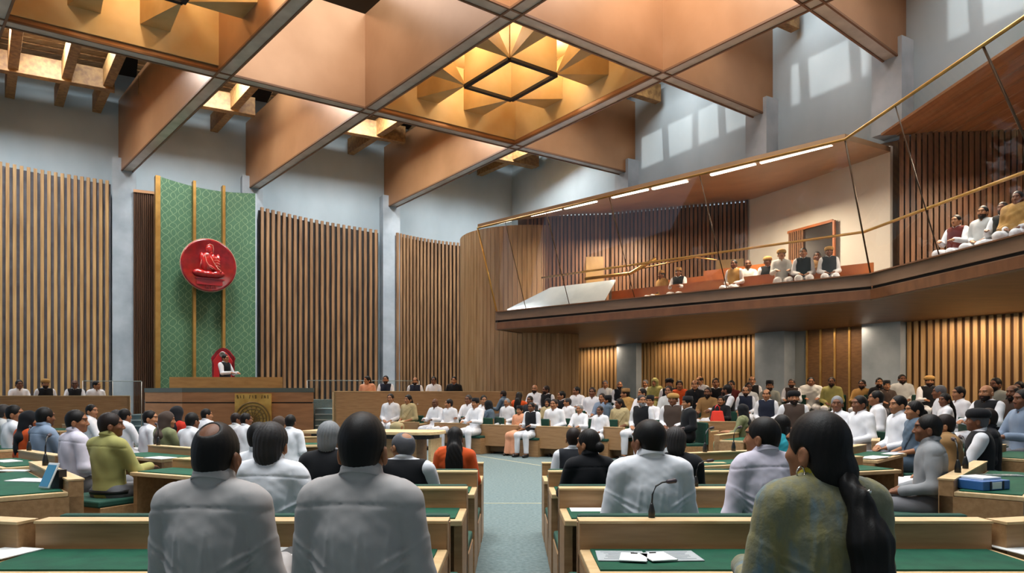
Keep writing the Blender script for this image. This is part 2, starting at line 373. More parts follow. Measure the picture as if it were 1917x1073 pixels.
# ------------------------------------------------------------------ gallery
ZL, ZG = 4.05, 6.75
FA, FB = Vector((-.48, 22.3)), Vector((7.73, 15.3)); FD = Vector((8.3, 11.5)); FE = FB+(FD-FB)*2.6
GA, GB = Vector((-1.09, 22.5)), Vector((6.9, 14.7)); GD = Vector((7.13, 10.75)); GE = GB+(GD-GB)*2.2
slab = [tuple(FA), tuple(FB), tuple(FE), (FE.x+9, FE.y+.5), tuple(LW(24)), tuple(LW(4)), (2.4, 27)]
g = MB().prism(slab, 3.52, 3.72).build('gallery_floor', balcsof); tag(g, 'brown timber underside and deck of the angled viewing gallery', 'gallery')
def strip(z0, z1, off, name, m):
    o = MB(); pts = [FA, FB, FE]
    for i in range(2):
        d = (pts[i+1]-pts[i]).normalized(); nn = Vector((-d.y, d.x)); o.beam(pts[i]+nn*(off+.06), pts[i+1]+nn*(off+.06), .12, z0, z1)
    d = Vector((2.9, 4.7)).normalized(); o.beam(FA, FA+d*2.0, .1, z0, z1)
    return o.build(name, m, g)
strip(3.8, ZL, 0, 'fascia_board', balc); strip(3.74, 3.8, .05, 'fascia_groove', groove); strip(3.5, 3.74, .02, 'fascia_board', balc)
rt = MB(); pts = [FA, FB, FE]
for i in range(2): rt.beam(pts[i], pts[i+1], .14, ZL, ZL+.025)
rt.build('fascia_capping', copperlip, g)
# glazing
gz = empty('gallery_glazing', (FB.x, FB.y, ZL)); tag(gz, 'tall leaning glass front of the gallery with thin brass joints', 'glass screen')
goff = Vector((FB.x, FB.y, ZL))
def gp(fr, f):   # along the front (0..1 on first run, 1..2 on second) at height fraction f
    i, u = (0, fr) if fr <= 1 else (1, fr-1)
    b = ([FA, FB, FE][i]).lerp([FA, FB, FE][i+1], u); t = ([GA, GB, GE][i]).lerp([GA, GB, GE][i+1], u)
    p = b.lerp(t, f); return Vector((p.x, p.y, (ZL+.02)*(1-f)+ZG*f))-goff
frs = [0, .11, .26, .46, .7, 1, 1.2, 1.455, 1.72, 2]
for i in range(len(frs)-1):
    a, b = frs[i], frs[i+1]; e = .002
    P = [gp(a+e, 0), gp(b-e, 0), gp(b-e, 1), gp(a+e, 1)]; nn = (P[1]-P[0]).cross(P[3]-P[0]).normalized()*.012
    MB().add(P, [(0, 1, 2, 3)]).build('glass_pane', glass, gz)
for i, a in enumerate(frs):
    MB().tube([gp(a, 0), gp(a, 1)], .012 if i not in (5, 7) else .02, 6).build('glazing_joint', mat('joint_bronze', '4a3b2a', .4, metal=.5), gz)
MB().tube([gp(0, 1), gp(1, 1), gp(2, 1)], .03, 6).build('top_rail', gold, gz)
MB().tube([gp(0, 0), gp(0, 1)], .03, 6).build('end_rail', gold, gz)
# gallery ceiling and back walls
bk = [Vector((.47, 23.6)), Vector((3.2, 23.3)), Vector((7.26, 21.8)), Vector((9.3, 17.4)), Vector((9.9, 16.9)), Vector((12.5, 16.1)), Vector((14.5, 9.5))]
cf = [GA, GB, GB+(GD-GB)*.1, Vector((7.85, 10.8)), Vector((8.2, 6.5))]
poly = [tuple(p) for p in cf]+[tuple(p) for p in reversed(bk)]
zc = [ZG+.02, ZG+.02, ZG+.02, 6.75, 6.75]+[7.6]*len(bk)
gc = MB()
nf, nb = len(cf), len(bk)
fr_i = [(GA, bk[0], bk[1]), ]
def quad(a, b, c, d, za, zb): gc.add([(a.x, a.y, za), (b.x, b.y, za), (c.x, c.y, zb), (d.x, d.y, zb), (a.x, a.y, za+.12), (b.x, b.y, za+.12), (c.x, c.y, zb+.12), (d.x, d.y, zb+.12)], [(3, 2, 1, 0), (4, 5, 6, 7), (0, 1, 5, 4), (1, 2, 6, 5), (2, 3, 7, 6), (3, 0, 4, 7)])
BX = Vector((.2, .28)); m1 = GA.lerp(GB, .3); m2 = GA.lerp(GB, .72)
for a, b, c, d in ((GA, m1, bk[1]+BX, bk[0]+BX), (m1, m2, bk[2]+BX, bk[1]+BX), (m2, GB, bk[3]+BX, bk[2]+BX)): quad(a, b, c, d, ZG, 7.5)
gco = gc.build('gallery_ceiling', mat('gallery_ceiling_wood', 'a88766', .4, var='997a5b', vscale=1)); tag(gco, 'smooth brown sloping ceiling over the left part of the gallery', 'ceiling panel')
gs = MB(); n = 13
for i in range(n):     # stepped boards of the right-hand gallery ceiling, running along the gallery
    f0, f1 = i*.34, (i+1)*.34+.02; z = 7.78-.028*i
    p0, p1, q0, q1 = Vector((9.0+f0, 17.3-.2*f0)), Vector((9.0+f1, 17.3-.2*f1)), Vector((9.25+f0, 6.5)), Vector((9.25+f1, 6.5))
    gs.hexa([(q0.x, q0.y, z), (q1.x, q1.y, z), (p1.x, p1.y, z), (p0.x, p0.y, z), (q0.x, q0.y, z+.06), (q1.x, q1.y, z+.06), (p1.x, p1.y, z+.06), (p0.x, p0.y, z+.06)])
tag(gs.build('plank_ceiling', mat('plank_ceiling_wood', 'a87b57', .5, var='8e6546', vscale=1.5, stretch=(6, .6, 1))), 'stepped timber board ceiling over the right part of the gallery', 'ceiling panel')
bw = MB(); 
for i in range(len(bk)-1):
    d = (bk[i+1]-bk[i]).normalized(); nn = Vector((-d.y, d.x)); nn = nn if nn.x > 0 or i < 1 else -nn
    if i < 2: nn = Vector((abs(nn.x), abs(nn.y)))
    bw.beam(bk[i]+nn*.3-d*.3, bk[i+1]+nn*.3+d*.3, .1, 3.72, 7.45 if i < 2 else 7.75)
st(bw.build('wall_gallery', mat('gallery_backing', '4a3526', .8)))
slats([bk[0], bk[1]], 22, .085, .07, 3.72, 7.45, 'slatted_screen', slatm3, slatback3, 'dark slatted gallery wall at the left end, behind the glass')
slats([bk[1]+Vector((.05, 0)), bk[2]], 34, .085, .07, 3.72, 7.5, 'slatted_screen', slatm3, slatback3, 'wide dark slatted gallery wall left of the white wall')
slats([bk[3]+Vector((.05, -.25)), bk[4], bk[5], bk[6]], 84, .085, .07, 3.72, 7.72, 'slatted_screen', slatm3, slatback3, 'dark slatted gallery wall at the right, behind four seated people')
o = MB().beam(bk[2]+Vector((.06, .1)), bk[3]+Vector((.06, .1)), .1, 3.72, 7.6).build('gallery_wall', whitew); tag(o, 'plain white gallery wall between the dark slatted walls', 'wall panel')
# window onto a dark room in the white wall
pa, pb = bk[2].lerp(bk[3], .34), bk[2].lerp(bk[3], .66); nn = Vector((-(pb-pa).y, (pb-pa).x)).normalized()
if nn.y > 0: nn = -nn
w1 = MB().beam(pa+nn*.03, pb+nn*.03, .05, 4.95, 6.1).build('screen_recess', mat('dark_glass', '20150f', .25)); tag(w1, 'dark glazed opening in the white gallery wall', 'window')
q = MB()
for k in range(7): p = pa.lerp(pb, .03+k*.05); q.beam(p+nn*.08, p+nn*.08+(pb-pa).normalized()*.05, .05, 4.97, 6.08)
q.build('slat_edge', slatm3, w1)
q = MB(); q.beam(pa+nn*.07, pb+nn*.07, .06, 6.06, 6.13); q.beam(pb+nn*.07, pb+nn*.07+(pb-pa).normalized()*.06, .06, 4.95, 6.1); q.build('window_trim', benchw, w1)
# doors in the gallery's slatted walls
for a, b, f0, f1, zt, lab in ((bk[0], bk[1], .72, .93, 6.0, 'pale plain door in the dark slatted wall at the gallery left end'), (bk[1], bk[2], .78, .97, 5.65, 'pale plain door in the gallery slatted wall, beside the white wall')):
    p, q_ = a.lerp(b, f0), a.lerp(b, f1); nn = Vector((-(b-a).y, (b-a).x)).normalized(); nn = -nn if nn.y > 0 else nn
    o = MB().beam(p+nn*.03, q_+nn*.03, .06, 3.72, zt).build('gallery_door', mat('door_ochre', '8f7040', .5, var='80633a', vscale=2)); tag(o, lab, 'door')
# benches and steps in the gallery
for k, (dz, off, f0, f1) in enumerate(((0, 1.25, .3, .97), (.3, 2.1, .42, .86), (.6, 2.95, .5, .76))):
    d = (FB-FA).normalized(); nn = Vector((-d.y, d.x)); p, q_ = FA.lerp(FB, f0)+nn*off, FA.lerp(FB, f1)+nn*off
    if k: s_ = MB().beam(p, q_, .84, 3.722, 3.72+dz).build('gallery_step', mat('step_olive', '6b6546', .8)); tag(s_, ('second', 'third')[k-1]+' olive carpeted step under the gallery benches', 'step')
    b_ = MB().beam(p+nn*.12, q_+nn*.12, .42, 3.725+dz, 3.72+dz+.42).build('gallery_bench', benchw); tag(b_, ('front', 'middle', 'rear')[k]+' orange wooden bench row in the gallery', 'bench', 'gallery benches')
    MB().beam(p+nn*.36, q_+nn*.36, .06, 3.72+dz+.4, 3.72+dz+.86).build('backrest', benchw, b_)
d = (FE-FB).normalized(); nn = Vector((-d.y, d.x)); p, q_ = FB.lerp(FE, .2)+nn*.95, FB.lerp(FE, .8)+nn*.95
b_ = MB().beam(p, q_, .42, 3.725, 4.14).build('gallery_bench', benchw); tag(b_, 'orange wooden bench on the right-hand run of the gallery', 'bench', 'gallery benches')
MB().beam(p+nn*.25, q_+nn*.25, .06, 4.1, 4.6).build('backrest', benchw, b_)
# linear lamps along the front of the gallery ceiling
lampm = mat('lamp_diffuser', 'f4efe6', .4, emit='fff0dc', es=6.0)
for k, (u0, u1, v) in enumerate(((.02, .12, .03), (.2, .3, .03), (.31, .41, .05), (.46, .56, .04), (.57, .66, .06), (.72, .82, .04), (.83, .97, .05))):
    P = []
    for u, vv in ((u0, v), (u1, v), (u1, v+.035), (u0, v+.035)):
        f = GA.lerp(GB, u); b_ = bk[0].lerp(bk[1], u/.3) if u < .3 else (bk[1].lerp(bk[2], (u-.3)/.42) if u < .72 else bk[2].lerp(bk[3], (u-.72)/.28)); q = f.lerp(b_, vv); P.append((q.x, q.y, ZG+.75*vv-.03))
    o = MB().hexa(P+[(x, y, z+.03) for x, y, z in P]).build('linear_lamp', lampm); tag(o, 'slim bright lamp strip along the gallery glass top, %s from the left' % ('first', 'second', 'third', 'fourth', 'fifth', 'sixth', 'seventh')[k], 'lamp', 'lamp strips in the gallery ceiling')
# handrails inside the glass, pale slab standing in for a glass reflection
hr = [gp(f, .33)+goff+Vector((.1, .12, 0)) for f in (.18, .4, .7, 1, 1.3, 1.6, 2)]
o = MB().tube(hr, .03, 6).build('handrail', gold); tag(o, 'long thin brass handrail just inside the gallery glass', 'handrail')
o = MB().tube([at(1095, 522, 21.5), at(1180, 512, 20.8), at(1228, 484, 20.4)], .05, 6).build('handrail', gold); tag(o, 'short bright brass stair rail rising at the gallery left end', 'handrail')
o = MB().tube([at(1200, 503, 20.6), at(1300, 482, 19.5), at(1342, 487, 19.3)], .02, 6).build('handrail', gold); tag(o, 'thin bent brass rail behind the stair rail in the gallery', 'handrail')
o = MB().hexa([(-.15, 22.2, 4.1), (2.6, 20.0, 4.1), (3.0, 20.5, 4.75), (1.2, 22.0, 4.75), (-.15, 22.25, 4.15), (2.6, 20.05, 4.15), (3.0, 20.55, 4.8), (1.2, 22.05, 4.8)]).build('glass_reflection', mat('pale_blue_reflection', 'b7c3cd', .25, var='a4b2be', vscale=1.2)); tag(o, 'pale blue slab imitating a reflection in the gallery glass, left end', 'panel')
# ------------------------------------------------------------------ green panel, medallion, curtain
gpL, gpR = lw(300, 1.75), lw(478, 1.35); gdir = (gpR-gpL).normalized(); gn = Vector((gdir.y, -gdir.x)); gw = (gpR-gpL).length
root = empty('green_wall_panel', (gpL.x, gpL.y, 0), math.atan2(gdir.y, gdir.x)); tag(root, 'tall curved green patterned panel with gold ribs behind the red chair', 'wall panel')
def gy(u): return .22*(math.sin(math.pi*min(1, max(0, u/gw))))  # concave towards the wall
o = MB(); n = 18
for i in range(n):
    a, b = gw*i/n, gw*(i+1)/n; za, zb = 9.35-.05*i/n-.1*math.sin(math.pi*i/n), 9.35-.05*(i+1)/n-.1*math.sin(math.pi*(i+1)/n)
    o.hexa([(a, gy(a), 1.2), (b, gy(b), 1.2), (b, gy(b)+.08, 1.2), (a, gy(a)+.08, 1.2), (a, gy(a), za), (b, gy(b), zb), (b, gy(b)+.08, zb), (a, gy(a)+.08, za)])
o.build('panel', greenpat, root)
for px in (361, 416):
    u = gw*(px-300)/178; MB().box((u, gy(u)-.1, 5.35), (.1, .28, 8.1)).build('rib', gold, root)
MB().box((-.08, .1, 5.27), (.16, .3, 8.2)).build('edge_trim', gold, root)
q = MB(); q.box((gw+.03, .08, 5.25), (.05, .14, 8.1)); q.build('edge_strip', concretec, root)
# medallion with a seated figure in relief
mc = gw*(391-300)/178-.16; c = root.matrix_basis @ Vector((mc, -.42, 0)); mz = CAMH+(740-497)/FPX*c.y
md = empty('medallion', (c.x, c.y, mz), math.atan2(gdir.y, gdir.x)); tag(md, 'round red lacquered medallion with a seated figure in relief, on the green panel', 'medallion')
RX = Matrix.Rotation(R(90), 3, 'X'); r_ = .97
MB().lathe([(0.01, -.12), (r_-.04, -.12), (r_, -.08), (r_, .04), (r_-.05, .07), (r_-.09, .05), (.01, .05)], n=48, M=RX).build('disc', red, md)
q = MB().lathe([(r_-.01, -.02), (r_+.018, -.01), (r_+.018, .03), (r_-.01, .045)], n=48, M=RX); q.build('rim', mat('rim_pale', 'b98d74', .4), md)
redl = mat('red_relief', 'b21b1a', .2, spec=.6, coat=.6)
q = MB()
def blob(x, z, rx, rz, d=.1, rot=0): q.ball((x, -.06, z), (rx, d, rz), 16, M=Matrix.Rotation(R(rot), 3, 'Y'))
blob(.0, .56, .135, .2, .13); blob(.05, .42, .1, .14, .11); blob(.0, .12, .29, .4, .13); blob(-.2, .1, .12, .36, .15, -12); blob(.27, .1, .12, .34, .14, 10)
blob(-.27, -.32, .3, .14, .19, 8); blob(.25, -.32, .3, .14, .19, -8); blob(0, -.34, .3, .13, .2); blob(.12, -.12, .24, .07, .2, 35); blob(.36, -.24, .09, .08, .2)
q.box((0.04, -.06, -.5), (1.0, .1, .05)); q.box((.02, -.05, -.63), (.9, .06, .2)); q.build('figure_relief', redl, md)
pl = mat('relief_highlight', 'd98a76', .3)
q = MB()
def wire(pts, r=.012): q.tube([(x, -.2+y, z) for x, y, z in pts], r, 6)
wire([(-.1, .0, .62), (-.09, -.01, .7), (0, .0, .755), (.1, 0, .72), (.13, .02, .58), (.12, .03, .45)]); wire([(-.03, .03, .38), (-.2, .02, .3), (-.3, .0, .1), (-.33, .02, -.1)])
wire([(-.16, 0, .3), (-.12, -.02, .1), (0, -.04, -.1), (.1, -.05, -.16)]); wire([(.02, -.02, .3), (.12, -.03, .1), (.28, -.04, -.14), (.36, -.1, -.2)])
for k in range(4): wire([(.12+.03*k, .02, .27-.1*k), (.25, .0, .29-.1*k), (.36, .03, .25-.1*k)], .009)
q.build('relief_line', pl, md)
q = MB()
for k, (w, h) in enumerate(((.02, .11), (.06, .09), (.05, .1), (.02, .09), (.06, .1), (.05, .08))): q.box((-.16+.075*k, -.06, -.8), (w, .04, h))
q.build('inscription', mat('red_dark', '6d0b10', .4), md)
# curtain recess between column and green panel
ca, cb = lw(250, .55), lw(300, .6); cd = (cb-ca); o = MB(); N = 26
for i in range(N):
    a = ca+cd*(i/N); b = ca+cd*((i+1)/N); o.beam(a, b, .12+.1*(i % 2), 0, 8.95)
tag(o.build('curtain', mat('brown_curtain', '5b3a22', .8, var='472c18', vscale=2, stretch=(3, 3, .2))), 'dark brown pleated curtain in the recess left of the green panel', 'curtain')
tag(MB().beam(ca, cb, .3, 8.95, 9.05).build('curtain_pelmet', mat('pelmet', 'b98a62', .5)), 'pale copper pelmet strip over the brown curtain', 'pelmet')
# ------------------------------------------------------------------ podium
pd = empty('podium', (-8.6, 22, 0)); tag(pd, 'large brown speaker podium with dark top and round wheel emblem', 'podium'); po = Vector((-8.6, 22, 0))
def PX(px, Y): return Vector(((px-CX)/FPX*Y, Y))
f = [PX(271, 22.4), PX(341, 21.4), PX(587, 21.7), PX(587, 23.3), PX(271, 23.3)]
def loc(ps, e=0):
    c = sum(ps, Vector((0, 0)))/len(ps); return [tuple(c+(p-c)*(1+e)-po.xy) for p in ps]
MB().prism(loc(f), 0, 1.2).build('base', podm, pd); MB().prism(loc(f, -.012), 1.2, 1.24).build('groove', groove, pd); MB().prism(loc(f), 1.24, 1.54).build('upper_band', podm, pd)
MB().prism(loc(f, .008), 1.54, 1.67).build('top_slab', slate, pd)
g_ = [PX(317, 22.5), PX(529, 22.6), PX(529, 22.75), PX(317, 22.65)]
MB().prism(loc(g_), 1.6, CAMH+34/FPX*22.5).build('desk_screen', podtop, pd)
MB().prism(loc([PX(317, 22.65), PX(529, 22.75), PX(529, 23.2), PX(317, 23.2)]), 1.86, 1.92).build('writing_top', podtop, pd)
# emblem board
e0, e1 = PX(440, 21.42), PX(509, 21.5); ec = (e0+e1)/2-po.xy; ew = (e1-e0).length
goldl = mat('emblem_gold', 'd2ab58', .5, metal=.1, var='b98f40', vscale=4); goldd = mat('emblem_dark', '6f5320', .55, metal=.1)
em = MB().box((ec.x, ec.y-.02, .88), (ew, .08, 1.24)).build('emblem_board', goldl, pd)
q = MB(); RXe = Matrix.Rotation(R(90), 3, 'X')
def ringm(mb, r0, r1, d, n=40): mb.lathe([(r0, 0), (r0, d), (r1, d), (r1, 0)], c=(ec.x, ec.y-.06, .72), n=n, M=RXe, caps=False)
for r0, r1 in ((.49, .53), (.4, .43), (.3, .33), (.2, .22), (.11, .13)): ringm(q, r0, r1, .03)
for k in range(8):
    a = math.pi*k/8+.3; M_ = Matrix.Rotation(a, 3, 'Y'); q.box((ec.x, ec.y-.075, .72), (.78, .02, .02), M=M_)
q.lathe([(0.01, 0), (.06, 0), (.05, .05), (.01, .06)], c=(ec.x, ec.y-.06, .72), n=20, M=RXe); q.build('wheel_emblem', goldd, em)
q = MB()
for k in range(11):
    if k in (3, 7): continue
    q.box((ec.x-ew*.42+k*ew*.084, ec.y-.065, 1.4), (.02+.025*(k % 3 == 0), .012, .11-.03*(k % 2)), M=Matrix.Rotation(R((k*37) % 30-15), 3, 'Y'))
q.build('inscription', goldd, em)
# platform behind the podium with the side steps
tag(MB().prism([(-12.1, 23.35), (-6.55, 23.35), (-6.0, 26.2), (-12.2, 24.6)], 0, 1.3).build('dais_platform', carpet), 'blue-grey carpeted platform behind the podium', 'platform')
for sx, px0, px1, Y0, n, lab in ((1, 590, 622, 21.6, 6, 'right'), (-1, 246, 270, 21.2, 5, 'left')):
    o = MB()
    for k in range(n):
        a, b = PX(px0, Y0+.28*k), PX(px1, Y0+.28*k); o.prism([tuple(a), tuple(b), (b.x, Y0+2.4), (a.x, Y0+2.4)], 0 if not k else .17*k, .17*(k+1))
    s_ = o.build('dais_steps', mat('step_carpet', '6d8388', .9)); tag(s_, 'blue-grey carpeted steps on the %s side of the podium' % lab, 'steps')
    q = MB()
    for k in range(n):
        a, b = PX(px0, Y0+.28*k-.012), PX(px1, Y0+.28*k-.012); q.beam(a, b, .02, .17*(k+1)-.03, .17*(k+1)+.004)
    q.build('nosing', mat('nosing_pale', 'a9b9ba', .7), s_)
# speaker's chair
CHY = 24.2; chx = (414-CX)/FPX*CHY; FZ = 1.3
ch = empty('throne_chair', (chx, CHY, FZ), R(8)); tag(ch, 'tall red high-backed chair with silver crest behind the podium', 'chair')
prof = [(-.37, .3), (-.37, 1.3), (-.40, 1.42), (-.36, 1.5), (-.3, 1.56), (-.24, 1.66), (-.12, 1.76), (0, 1.79), (.12, 1.76), (.24, 1.66), (.3, 1.56), (.36, 1.5), (.40, 1.42), (.37, 1.3), (.37, .3)]
def plate(mb, pr, y0, y1):
    n = len(pr); vs = [(x, y0, z) for x, z in pr]+[(x, y1, z) for x, z in pr]
    mb.add(vs, [tuple(range(n)), tuple(reversed(range(n, 2*n)))]+[((i+1) % n, i, n+i, n+(i+1) % n) for i in range(n)])
q = MB(); plate(q, prof, .24, .34); q.build('backrest', red, ch, .015)
q = MB(); plate(q, [(x*.8, .3+(z-.3)*.9) for x, z in prof], .2, .26); q.build('back_cushion', redfab, ch, .015)
MB().box((0, -.02, .44), (.68, .56, .14)).build('seat', redfab, ch, .03)
for s in (-1, 1):
    q = MB(); q.box((s*.34, -.02, .68), (.08, .52, .07)); q.box((s*.34, -.24, .48), (.07, .07, .4)); q.build('armrest', red, ch, .01)
for sx in (-1, 1):
    for sy in (-.26, .26): MB().box((sx*.33, sy, .19), (.06, .06, .38)).build('leg', mat('dark_wood', '4b1a12', .4), ch)
q = MB(); q.lathe([(.01, 0), (.1, 0), (.1, .03), (.07, .04), (.05, .02), (.01, .02)], c=(0, .19, 1.55), n=20, M=RXe); q.build('crest', mat('silver', '9a9a94', .35, metal=.7), ch)
# counters left and right of the podium
def counter(p0, p1, z, label, endw=.5):
    p0, p1 = Vector(p0), Vector(p1); d = (p1-p0).normalized(); nn = Vector((-d.y, d.x)); o = empty('dais_counter', (p0.x, p0.y, 0), math.atan2(d.y, d.x)); L = (p1-p0).length
    tag(o, label, 'counter')
    MB().box((L/2, .03, z/2), (L, .06, z)).build('front_panel', oak, o); MB().box((L/2, .25, z-.19), (L-.1, .45, .04)).build('worktop', oakedge, o)
    for x in (.03, L-.03): MB().box((x, .3, z/2), (.06, .6, z-.004)).build('end_panel', oakedge, o)
    MB().box((L/2, .035, z+.01), (L, .09, .02)).build('top_edge', oakedge, o); return o
cl0, cl1 = Vector((-14.2, 16.6)), PX(243, 18.7)
counter(cl0, cl1, 1.42, 'long pale oak counter at the left, with four people seated behind it')
cr0, cr1 = PX(625, 20.4), Vector((.35, 22.2))
counter(cr0, cr1, 1.55, 'long pale oak counter right of the podium, with five people seated behind it')
d = (cl1-cl0).normalized(); nn = Vector((-d.y, d.x)); a, b = cl0+nn*.64, cl1+nn*.64
tag(MB().prism([tuple(a), tuple(b), tuple(b+nn*2.6), tuple(a+nn*2.6)], 0, .5).build('side_platform', carpet), 'carpeted platform behind the left oak counter', 'platform')
d = (cr1-cr0).normalized(); nn2 = Vector((-d.y, d.x)); a, b = cr0+nn2*.64, cr1+nn2*.64-d*1.6
tag(MB().prism([tuple(a), tuple(b), tuple(b+nn2*2.4), tuple(a+nn2*2.4)], 0, .66).build('side_platform', carpet), 'carpeted platform behind the right oak counter', 'platform')
for p, q_, z0, z1, lab in ((PX(155, 20.4), PX(265, 21.0), .5, 1.86, 'clear glass screen behind the left oak counter'), (PX(575, 22.7), PX(785, 23.2), .6, 1.92, 'clear glass screen behind the right oak counter')):
    g2 = empty('glass_screen', (p.x, p.y, z0)); tag(g2, lab, 'glass screen')
    v = [Vector((0, 0, 0)), Vector((q_.x-p.x, q_.y-p.y, 0)), Vector((q_.x-p.x, q_.y-p.y, z1-z0)), Vector((0, 0, z1-z0))]
    MB().add(v, [(0, 1, 2, 3)]).build('pane', glass, g2)
    MB().tube([v[3], v[2]], .012, 6).build('top_edge', mat('glass_edge', '8d9a94', .3), g2)
    for f in (0, .5, 1): w = v[1]*f; MB().tube([w, w+Vector((0, 0, z1-z0))], .012, 6).build('post', steel, g2)
# clerks' table
tb_ = empty('clerk_table', (-2.45, 13.9, 0), R(-14)); tag(tb_, 'pale oak clerks\' table with curved end in the middle of the floor', 'table')
out = [(-1.6, -.45), (.85, -.5), (1.05, -.42), (1.15, -.2), (1.15, .2), (1.05, .42), (.85, .5), (-1.6, .45)]
MB().prism(out, .7, .76).build('tabletop', oakedge, tb_, .01); MB().prism([(x*.9, y*.8) for x, y in out], .62, .7).build('apron', black, tb_)
MB().box((.3, 0, .31), (.85, .55, .62)).build('pedestal', oak, tb_); MB().box((1.0, 0, .31), (.05, .6, .62)).build('end_panel', oakedge, tb_); MB().box((-1.2, 0, .31), (.4, .55, .62)).build('pedestal', oak, tb_)
# ------------------------------------------------------------------ members' desks and benches
_dk = {}
def desk(loc, phi, L, label, zs=1.0, depth=.46, low=False, group=None, up=.14):
    """user sits at local -Y and faces +Y; phi = degrees clockwise from the camera's forward direction"""
    key = (L, round(zs, 2), depth, low, up)
    if key not in _dk:
        r = empty('member_desk'); T = .715*zs; D = depth; U = T+up
        q = MB(); q.box((0, D/2, T), (L, D, .035)); q.build('desk_top', oakedge, r, .006)
        q = MB(); q.box((0, D/2+.012, T+.021), (L-.09, D-.075, .008)); q.build('leather_inlay', leather, r)
        q = MB(); q.box((0, D+.05, U/2+.1), (L, .1, U-.2)); q.build('upstand', oak, r, .006)
        q = MB(); q.box((0, D+.05, U+.004), (L+.004, .112, .012)); q.build('ledge', oakedge, r)
        for s in (-1, 1): q = MB(); q.box((s*(L/2-.025), (D+.1)/2+.02, T/2-.01), (.05, D+.06, T-.02)); q.build('side_panel', oak, r)
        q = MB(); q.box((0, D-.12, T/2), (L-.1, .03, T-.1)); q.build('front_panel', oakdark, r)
        _dk[key] = r; o = r
    else: o = copy_tree(_dk[key])
    o.location = loc; o.rotation_euler = (0, 0, -R(phi)); tag(o, label, 'desk', group); return o
_bn = {}
def bench(loc, phi, L, label, s=1.0, back=True, group=None, deep=.5, cover=True):
    key = (L, round(s, 2), back, deep)
    if key not in _bn:
        r = empty('member_bench'); z = .45*s
        q = MB(); q.box((0, 0, z/2-.03), (L, deep-.04, z-.06)); q.build('bench_base', oak, r, .006)
        q = MB(); q.box((0, .0, z-.03), (L-.01, deep, .06)); q.build('seat_pad', greenpad, r, .015)
        if back:
            q = MB(); q.box((0, -deep/2-.03, z+.2), (L-.01, .06, .46)); q.build('backrest', greenpad, r, .015)
            q = MB(); q.box((0, -deep/2-.08, z/2+.2), (L, .036, z+.4)); q.build('back_panel', oak, r)
        _bn[key] = r; o = r
    else: o = copy_tree(_bn[key])
    o.location = loc; o.rotation_euler = (0, 0, -R(phi)); tag(o, label, 'bench', group); return o
def rot2(phi, x, y):      # local -> world offset
    a = -R(phi); return Vector((x*math.cos(a)-y*math.sin(a), x*math.sin(a)+y*math.cos(a), 0))
ROWS = [3.4, 4.8, 6.2, 7.5]; ZSC = [1.0, .955, .9, .83]; words = ['nearest', 'second', 'third', 'fourth']; US = [.715*z+.14 for z in ZSC]
for i, Y in enumerate(ROWS):
    for sx in (-1, 1):
        L = 1.92; xe = (.30 if sx < 0 else .315)
        side = 'left' if sx < 0 else 'right'
        desk((sx*(xe+L/2), Y-.56, 0), 0, L, 'oak desk with green leather top, %s row, %s of the central aisle' % (words[i], side), ZSC[i])
        if i: bench((sx*(xe+L/2), ROWS[i-1]+.40, 0), 0, L, 'green padded bench %s of the aisle, at the %s desk row' % (side, words[i]), (US[i-1]-.418)/.45, True, deep=.56)
for sx, nm in ((-1, 'left'), (1, 'right')):
    desk((sx*3.02, 2.98, 0), sx*-14, 1.3, 'angled oak desk at the bottom %s corner of the photo' % nm)
    bench((sx*1.26, 2.35, 0), 0, 1.92, 'green bench in the foreground, %s of the aisle' % nm, .98, False)
# side blocks: (px, py of the middle of the top, facing, length, label)
SIDE = [(92, 903, 42, 1.35, 'oak desk with papers and a tablet on a stand at the left edge'), (20, 866, 40, 1.2, 'oak desk behind the tablet desk at the left edge'), (288, 853, 34, 1.1, 'oak desk with a paper in front of the yellow-green shirt'),
        (352, 884, 26, 1.0, 'oak desk with bare green top left of the balding man in grey'), (-20, 838, 42, 1.2, 'oak desk farther back at the left edge'), (112, 804, 40, 1.2, 'small oak desk beyond the man in lilac-white'), (590, 831, -12, 1.3, 'oak desk with bare green top below the right-hand dais steps'),
        (1832, 905, -42, 1.35, 'oak desk with a blue folder at the right edge'), (1632, 853, -48, 1.25, 'oak desk with white papers right of the woman with a ponytail'), (1352, 866, -24, 1.5, 'long oak desk with three microphones behind the man in a white kurta'),
        (1905, 852, -44, 1.2, 'oak desk beyond the blue folder desk at the right edge'), (1585, 878, -20, .9, 'oak desk with green top just right of the woman\'s hair')]
DK = {}
for px, py, phi, L, lab in SIDE:
    p = onz(px, py, .735); q = Vector((p.x, p.y, 0))-rot2(phi, 0, .23)
    if px == 92: q, phi, L = Vector((-4.26, 5.66, 0)), 48.5, 1.9
    if px == 1832: q, phi, L = Vector((4.25, 5.71, 0)), -50, 1.9
    DK[(px, py)] = desk(q, phi, L, lab, up=.1)
p = at(186, 915, 6.72); bench((p.x, 6.72, 0), 26, .72, 'green padded bench under the man in the yellow-green shirt', 1.1, False, deep=.5)
p = at(1722, 917, 5.95); bench((p.x, 5.95, 0), -40, .8, 'green padded bench under the man in the grey sweater', 1.1, False, deep=.5)
